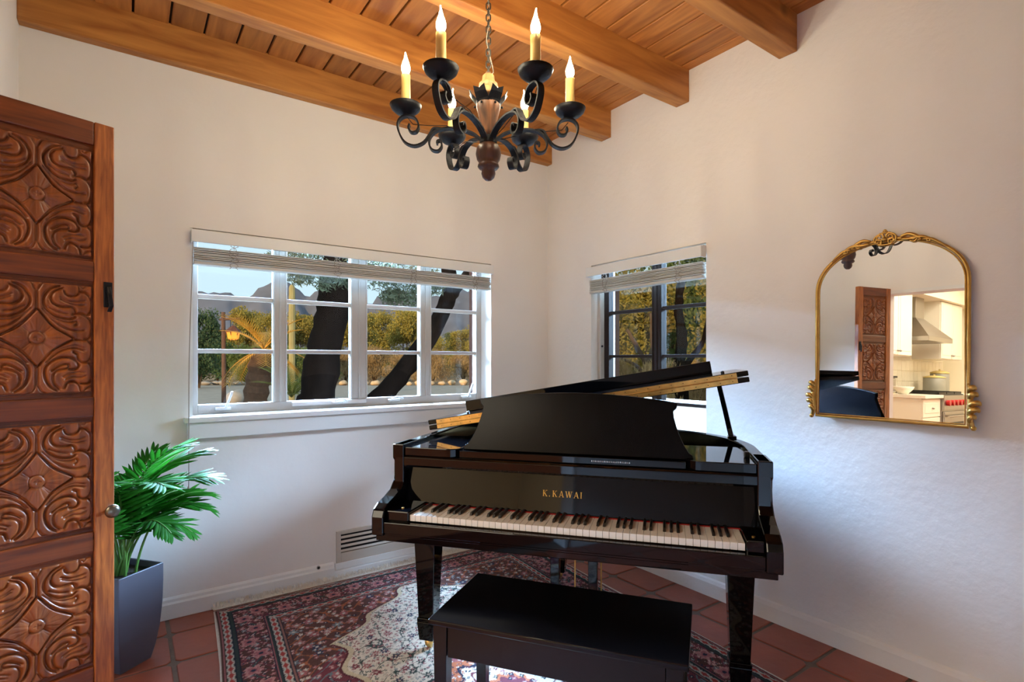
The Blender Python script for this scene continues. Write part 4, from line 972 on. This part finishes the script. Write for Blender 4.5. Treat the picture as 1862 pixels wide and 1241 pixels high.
def leafcloud(seed, blobs, n, ls, asp=.5, up=.2):
    g = np.random.default_rng(seed); C_ = []; per = n // len(blobs)
    for (cx, cy, cz_, rx, ry, rz_) in blobs:
        d = g.normal(size=(per, 3)); d /= np.linalg.norm(d, axis=1)[:, None]; r = g.random((per, 1)) ** .45
        C_.append(d * r * np.array([rx, ry, rz_]) + np.array([cx, cy, cz_]))
    Cc = np.concatenate(C_); m = len(Cc)
    a = g.normal(size=(m, 3)); a[:, 2] += up; a /= np.linalg.norm(a, axis=1)[:, None]; b_ = g.normal(size=(m, 3)); b_ = np.cross(a, b_); b_ /= np.linalg.norm(b_, axis=1)[:, None]
    s_ = ls * (.6 + .8 * g.random((m, 1)))
    V = np.stack([Cc - a * s_, Cc + b_ * s_ * asp, Cc + a * s_, Cc - b_ * s_ * asp], 1).reshape(-1, 3)
    F_ = np.arange(4 * m).reshape(-1, 4); return npmesh('foliage', V, F_)
leaf_gold = M('leaf_gold', (150, 138, 62), .7, var=.3, vscale=1.2, rnd=.15, trans=.3)
leaf_green = M('leaf_green', (92, 110, 52), .7, var=.3, vscale=1.2, rnd=.15, trans=.25)
leaf_dark = M('leaf_dark', (58, 84, 52), .7, var=.3, vscale=1.2, rnd=.15, trans=.2)
leaf_dry = M('leaf_dry', (164, 138, 96), .8, var=.25, vscale=1.2, rnd=.15, trans=.2)
leaf_olive = M('leaf_olive', (84, 96, 74), .6, var=.3, vscale=3, rnd=.1, trans=.2)
bark_shaded = M('bark_shaded', (22, 16, 13), 1.0, spec=.05, bump=1.0, bscale=14, var=.3, vscale=6, stretch=(1, 1, .3))  # bark colour darkened to carry the shade on the near trunk
barklight = M('barklight', (84, 66, 48), .95, bump=.6, bscale=14, var=.2, vscale=6)
def rblobs(seed, n, R0, H0):
    g = random.Random(seed); out = []
    for k in range(n):
        a = g.uniform(0, 2 * PI); t = g.random() ** .8; r = R0 * g.random() ** .5 * .8 * (1 - .45 * t); s_ = g.uniform(.20, .38)
        out.append((r * math.cos(a), r * math.sin(a), H0 * (.12 + .72 * t), R0 * s_, R0 * s_, R0 * s_ * .8))
    return out
BM = {}
for nm, mat, sd_, n, ls, asp, hh_, nb in (('gold', leaf_gold, 1, 14000, .034, .5, 2.4, 46), ('gold2', leaf_gold, 2, 14000, .034, .45, 2.4, 46), ('green', leaf_green, 3, 11000, .034, .5, 1.5, 34), ('dark', leaf_dark, 4, 12000, .036, .5, 2.0, 38), ('dry', leaf_dry, 5, 9000, .045, .16, 1.1, 30)):
    me = leafcloud(sd_, rblobs(sd_, nb, 1, hh_), n, ls, asp, .2 if nm != 'dry' else 1.5); me.materials.append(mat); BM[nm] = (me, hh_)
stm = MB(); g = random.Random(3)
for k in range(7):
    a = g.uniform(0, 2 * PI); r = g.uniform(.2, .6); stm.tube(smooth_path([(0, 0, -.02), (r * .3 * math.cos(a), r * .3 * math.sin(a), .2), (r * math.cos(a), r * math.sin(a), .62)], 3), [.028, .025, .022, .018, .014, .011, .008], 5)
stem_me = stm.mesh('stems'); stem_me.materials.append(barklight)
def bush(name, label, cat, kind, px, d, wpx, ytop, group, zb=None):
    p = at(px, 654, d); top = 1.334 + (654.5 - ytop) / 980.9 * d; hgt = top - GZ; rad = wpx * (1.45 if 'tree' in name else 1.2) / 980.9 * d / 2
    t = thing(name, label, cat, (p.x, p.y, GZ), (0, 0, random.uniform(0, 6)), group)
    f_ = obj('foliage', BM[kind][0], None, t); f_.scale = (rad, rad, hgt * 1.04 / BM[kind][1]); f_['kind'] = 'stuff'
    s_ = obj('stems', stem_me, None, t); s_.scale = (rad * .9, rad * .9, hgt)
    return t
G1 = 'sunlit desert trees beyond the drive'
TL = ['low olive-green tree behind the lamp post lantern', 'tall golden tree behind the lantern, highest beside the first mullion', 'rounded golden tree behind the trunked palm', 'golden tree directly behind the saguaro cactus', 'golden tree just behind the thick dark olive stem', 'golden tree between the olive stem and the double mullion', 'golden tree filling the panes right of the double mullion', 'golden tree behind the bend of the thin leaning olive stem', 'low golden tree under the fork of the leaning olive stem', 'golden tree beside the slim brown porch post', 'golden tree partly hidden by the slim brown porch post']
for (px, d, wp, yt, kd), lb in zip(((405, 58, 60, 600, 'green'), (446, 51, 62, 548, 'gold'), (490, 45, 60, 566, 'gold2'), (548, 58, 70, 558, 'gold'), (598, 51, 66, 572, 'gold2'), (648, 45, 74, 556, 'gold'), (694, 58, 70, 560, 'gold2'), (738, 51, 66, 548, 'gold'), (790, 45, 60, 604, 'gold2'), (838, 58, 62, 592, 'gold'), (878, 51, 60, 586, 'gold2')), TL):
    bush('desert_tree', lb, 'tree', kd, px, d, wp, yt, G1)
bush('evergreen_tree', 'dark green rounded tree beside the lamp post, left of the lantern', 'tree', 'dark', 362, 30, 70, 556, None)
for px, d, wp, yt in ((395, 40.6, 90, 618), (450, 36.4, 84, 628), (515, 40.6, 90, 630), (572, 36.4, 80, 634)):
    bush('green_shrub', 'dusky green shrub in front of the golden trees', 'shrub', 'green', px, d, wp, yt, 'dusky shrubs along the drive')
for px, d, wp, yt in ((628, 40.4, 80, 642), (682, 36, 80, 634), (733, 40.4, 80, 645), (785, 36, 80, 640), (842, 40.4, 84, 644), (888, 36, 70, 650)):
    bush('dry_shrub', 'straw-coloured dry shrub above the stone edging', 'shrub', 'dry', px, d, wp, yt, 'dry shrubs along the drive')
for px, d, wp, yt, kd in ((1085, 15, 150, 480, 'gold2'), (1150, 19.5, 170, 470, 'gold'), (1215, 25.5, 190, 455, 'green'), (1275, 33.5, 190, 470, 'gold'), (1332, 16.5, 150, 465, 'gold2')):
    bush('mesquite_tree', 'feathery sunlit mesquite tree outside the small window', 'tree', kd, px, d, wp, yt, 'mesquite trees outside the small window')
for px, d, wp, yt in ((1116, 11.6, 100, 655), (1190, 10.4, 110, 662), (1262, 14.4, 110, 660)):
    bush('dry_grass_clump', 'yellow dry grass clump outside the small window', 'grass', 'dry', px, d, wp, yt, 'dry grass outside the small window')
def trunk(name, label, pts, rad, mat=bark_shaded, parts=None):
    t = thing(name, label, 'tree', (pts[0][0][0], pts[0][0][1], GZ)); o0 = Vector((pts[0][0][0], pts[0][0][1], GZ))
    for pp, rr in zip(pts, rad):
        sp = smooth_path([Vector(p) - o0 for p in pp], 5); n_ = len(sp)
        MB().tube([v_ + Vector((random.uniform(-.012, .012), random.uniform(-.012, .012), 0)) for v_ in sp], [rr[0] + (rr[1] - rr[0]) * i / (n_ - 1) + random.uniform(-.012, .012) * rr[0] / .18 for i in range(n_)], 12).build('trunk' if len(pts) < 2 else 'stem', mat, t, smooth=True)
    return t, o0
trunk('forked_mesquite', 'slender forked mesquite trunk left of the mullion outside the small window', [[at(1186, 830, 12.5), at(1184, 720, 12.5), at(1177, 668, 12.5), at(1160, 635, 12.5), at(1140, 600, 12.6)], [at(1178, 672, 12.5), at(1186, 625, 12.5), at(1182, 570, 12.5)], [at(1184, 700, 12.5), at(1160, 668, 12.4), at(1120, 645, 12.3), at(1096, 610, 12.3)]], [(.11, .035), (.06, .03), (.05, .022)], barklight)
trunk('forked_mesquite', 'thick dark mesquite trunk seen through the panes nearest the mirror', [[at(1242, 830, 12.0), at(1240, 720, 12.0), at(1235, 665, 12.0), at(1240, 615, 12.0), at(1234, 560, 12.0), at(1240, 500, 12.0)], [at(1238, 680, 12.0), at(1258, 650, 12.0), at(1278, 620, 12.0), at(1290, 570, 12.0)]], [(.17, .08), (.08, .035)], bark_shaded)
# tree by the window, two stems, bark colour darkened for shade
t, o0 = trunk('olive_tree', 'olive tree with shade painted into its bark, two leaning stems close to the wide window', [
    [Vector((-.50, 3.75, GZ - .05)), at(572, 760, 6.8), at(578, 720, 6.8), at(588, 645, 6.8), at(604, 570, 6.8), at(612, 500, 6.8), at(618, 440, 6.8), at(630, 380, 6.9)],
    [Vector((-.32, 3.72, GZ - .05)), at(660, 765, 7.1), at(712, 702, 7.2), at(770, 628, 7.4), at(808, 560, 7.6), at(818, 525, 7.6), at(815, 490, 7.7), at(812, 440, 7.8)],
    [at(812, 552, 7.6), at(832, 522, 7.6), at(850, 500, 7.7), at(880, 455, 7.8)]], [(.24, .165), (.16, .085), (.085, .06)])
g = random.Random(5); bl_ = []
for px, py, d, r_ in ((560, 470, 6.6, .32), (595, 505, 6.5, .22), (530, 480, 6.9, .25), (545, 500, 6.7, .18), (650, 470, 6.8, .30), (690, 500, 6.9, .30), (725, 515, 7.0, .30), (745, 540, 7.0, .20), (700, 470, 7.2, .3), (765, 500, 7.2, .26), (790, 520, 7.2, .18), (500, 475, 6.8, .16), (625, 505, 6.6, .18), (712, 540, 6.9, .16), (600, 430, 6.9, .5), (700, 430, 7.2, .5), (800, 440, 7.6, .4)):
    p = at(px, py, d) - o0; bl_.append((p.x, p.y, p.z, r_, r_, r_ * .8))
lm_ = leafcloud(21, bl_, 9000, .035, .22, -.3); lm_.materials.append(leaf_olive); obj('foliage', lm_, None, t)['kind'] = 'stuff'
# palms
def garden_palm(label, base_, crown, trad, nf, fl, seed, mat):
    t = thing('garden_palm', label, 'palm', (base_.x, base_.y, GZ)); o_ = Vector((base_.x, base_.y, GZ)); g = random.Random(seed)
    if trad: MB().tube(smooth_path([Vector((0, 0, -.05)), (base_ - o_), (crown - o_)], 8), [trad * (1 + .08 * ((i % 2) * 2 - 1)) for i in range(17)], 12).build('trunk', M('palmtrunk' + str(seed), (92, 66, 48), .95, bump=1, bscale=25, var=.4, vscale=20), t)
    for k in range(nf):
        az = 2 * PI * k / nf + g.uniform(-.2, .2); el = g.choice((1.1, .8, .45, .1, -.3)) if trad else g.choice((1.2, .8, .4)); d = Vector((math.cos(az), math.sin(az), 0)); pos = crown - o_; pts = []
        for i in range(11):
            pts.append(pos.copy()); e_ = el - .9 * i / 10; pos = pos + (d * math.cos(e_) + Vector((0, 0, math.sin(e_)))) * (fl / 10)
        fm = MB().tube(pts, [.012 * (1 - .08 * i) for i in range(11)], 5); S = d.cross(Vector((0, 0, 1)))
        for i in range(2, 11):
            for hlf in (0, .5):
                if i == 10 and hlf: continue
                p = pts[i] if not hlf else (pts[i] + pts[i + 1]) / 2; T_ = (pts[min(10, i + 1)] - pts[i - 1]).normalized()
                for sg in (-1, 1):
                    X_ = (S * sg * .8 + T_ * .75 + Vector((0, 0, .15))).normalized(); ln = fl * .30 * (1 - .5 * abs(i - 5) / 6); Yw = T_ * .012
                    fm.add([p - Yw, p + Yw, p + X_ * ln - Vector((0, 0, ln * .15))], [(0, 1, 2)])
        fm.build('frond', mat, t)
palm_or = M('palm_or', (214, 160, 60), .6, var=.2, vscale=6, rnd=.15, trans=.3); palm_gr = M('palm_gr', (122, 126, 50), .6, var=.2, vscale=6, rnd=.15, trans=.3)
garden_palm('short trunked palm with golden fronds in the wide window view', at(465, 725, 9), at(480, 636, 9), .19, 22, .85, 3, palm_or)
garden_palm('low trunkless palm with green-gold fronds beside the trunked palm', at(530, 722, 7.75), at(530, 722, 7.75), 0, 18, .6, 4, palm_gr)
# saguaro
sp_ = at(531, 654, 20); sg = thing('saguaro_cactus', 'tall ribbed saguaro cactus rising through the desert trees', 'cactus', (sp_.x, sp_.y, GZ))
m = MB(); nv = 36; v = []; f = []; zs = [0, .5, 1.5, 2.5, 3.3, 3.9, 4.26, 4.34, 4.38]; rs = [.10, .105, .11, .11, .11, .11, .10, .07, .01]
for z, r_ in zip(zs, rs):
    for k in range(nv): rr = r_ * (1.06 if k % 3 == 0 else .95); v.append((rr * math.cos(2 * PI * k / nv), rr * math.sin(2 * PI * k / nv), z))
for i in range(len(zs) - 1):
    for k in range(nv): k2 = (k + 1) % nv; f.append((i * nv + k, i * nv + k2, (i + 1) * nv + k2, (i + 1) * nv + k))
m.add(v, f).build('stem', M('cactus', (150, 142, 98), .7, var=.2, vscale=3), sg)
# lamp post
lpz = at(406, 568, 9.7); lp0 = thing('lamp_post', 'rustic wooden lamp post with a hanging amber lantern', 'lamp post', (lpz.x, lpz.y, GZ)); woodpost = M('woodpost', (92, 66, 54), .9, bump=.6, bscale=20, var=.2)
hp = lpz.z - GZ; Rv = Vector((math.cos(YAW), -math.sin(YAW), 0))
MB().tube([(0, 0, -.05), (.01, 0, hp * .5), (0, 0, hp)], [.042, .038, .034], 10).build('post', woodpost, lp0)
MB().tube([-Rv * .06 + Vector((0, 0, hp - .13)), Rv * .30 + Vector((0, 0, hp - .12))], .022, 8).build('cross_arm', woodpost, lp0)
for dx in (.13, .23): MB().tube([Rv * dx + Vector((0, 0, hp - .13)), Rv * dx + Vector((0, 0, hp - .28))], .005, 5).build('chain', iron, lp0)
lc = Rv * .18 + Vector((0, 0, hp - .36))
lt_ = MB().lathe([(.14, .0), (.12, .03), (.05, .09), (.02, .12)], 6, lc).build('lantern_roof', M('rust', (92, 52, 38), .8), lp0)
MB().lathe([(.05, -.14), (.085, -.12), (.115, 0), (.10, .0)], 6, lc).build('lantern_glass', M('amber', (220, 120, 40), .4, emit=1.2, ecol=(255, 150, 50)), lp0)
for k in range(6): a = 2 * PI * k / 6; MB().tube([lc + Vector((.118 * math.cos(a), .118 * math.sin(a), 0)), lc + Vector((.055 * math.cos(a), .055 * math.sin(a), -.145))], .008, 5).build('lantern_bar', MATS['rust'], lp0)
# stones
stone_sunlit = M('stone_sunlit', (196, 172, 140), .9, bump=.5, bscale=4, var=.15, vscale=2, rnd=.15); stone_grey_shade = M('stone_grey_shade', (150, 144, 138), .9, bump=.5, bscale=4, var=.15, vscale=2, rnd=.15)  # sunlit and shaded tones painted into two stone copies; boulder itself is grey
def rockmesh(seed):
    g = random.Random(seed); m = MB().ball((0, 0, 0), 1, 10, 7); ph = [g.uniform(0, 6) for _ in range(6)]
    m.v = [(x * (1 + .16 * math.sin(3 * y + ph[0]) + .1 * math.sin(5 * z + ph[1])), y * (1 + .15 * math.sin(3 * z + ph[2])), (z * (1 + .15 * math.sin(4 * x + ph[3]))) * .72) for x, y, z in m.v]; return m.mesh('stone')
RKM = [rockmesh(k) for k in range(4)]; RKG = []
for me in RKM: me.materials.append(stone_sunlit); c = me.copy(); c.materials.clear(); c.materials.append(stone_grey_shade); RKG.append(c)
px = 604
while px < 875:
    d = 34 + random.uniform(-.5, .5); p = at(px, 654, d); s_ = random.uniform(.16, .30)
    o = obj('edging_stone', RKM[random.randrange(4)], None, None, (p.x, p.y, GZ + s_ * .5), (0, 0, random.uniform(0, 6)), smooth=True); o.scale = (s_ * 1.25, s_, s_); tag(o, 'stone with sunlight painted in, in the row edging the gravel drive', 'stone', 'edging stones with painted sunlight along the drive'); px += (s_ + .24) * 1.35 * 29 * random.uniform(1.0, 1.25)
px = 352
while px < 505:
    d = 34 + random.uniform(-.5, .5); p = at(px, 654, d); s_ = random.uniform(.16, .32)
    o = obj('edging_stone', RKG[random.randrange(4)], None, None, (p.x, p.y, GZ + s_ * .4), (0, 0, random.uniform(0, 6)), smooth=True); o.scale = (s_ * 1.5, s_, s_ * .8); tag(o, 'stone with shade painted in, edging the drive behind the lamp post', 'stone', 'edging stones with painted shade along the drive'); px += s_ * 2.4 * 29 * random.uniform(.9, 1.5)
p = at(430, 654, 19.5); o = obj('boulder', rockmesh(9), stone_grey_shade, None, (p.x, p.y, GZ + .18), (0, 0, 1), smooth=True); o.scale = (.42, .36, .46); tag(o, 'single grey boulder at the near edge of the gravel drive', 'boulder')
# porch posts
brown = M('brownpaint', (96, 66, 58), .6)
for (x, y), w_, lab in ((at(861, 654, 7.3).xy, .042, 'slim brown porch post outside the wide window'), (at(1114, 654, 8.0).xy, .075, 'brown porch post outside the small window')):
    pp = thing('porch_post', lab, 'post', (x, y, GZ), (0, 0, R(20))); MB().box(-w_, w_, -w_, w_, -.02, 2.8).build('shaft', brown, pp, bevel=.004); MB().box(-w_ - .03, w_ + .03, -w_ - .03, w_ + .03, -.02, .08).build('base', brown, pp, bevel=.004)
gw = thing('glare_wall', 'added low white wall standing in for glare outside the small window', 'wall', (1.9, -.6, GZ)); MB().box(-.08, .08, -1.6, 1.3, -.02, 1.12).build('wall', M('glare_white', (244, 242, 238), .9), gw, bevel=.01); MB().box(-.11, .11, -1.62, 1.32, 1.12, 1.17).build('coping', MATS['glare_white'], gw, bevel=.008)  # white wall added so the lower panes look overexposed
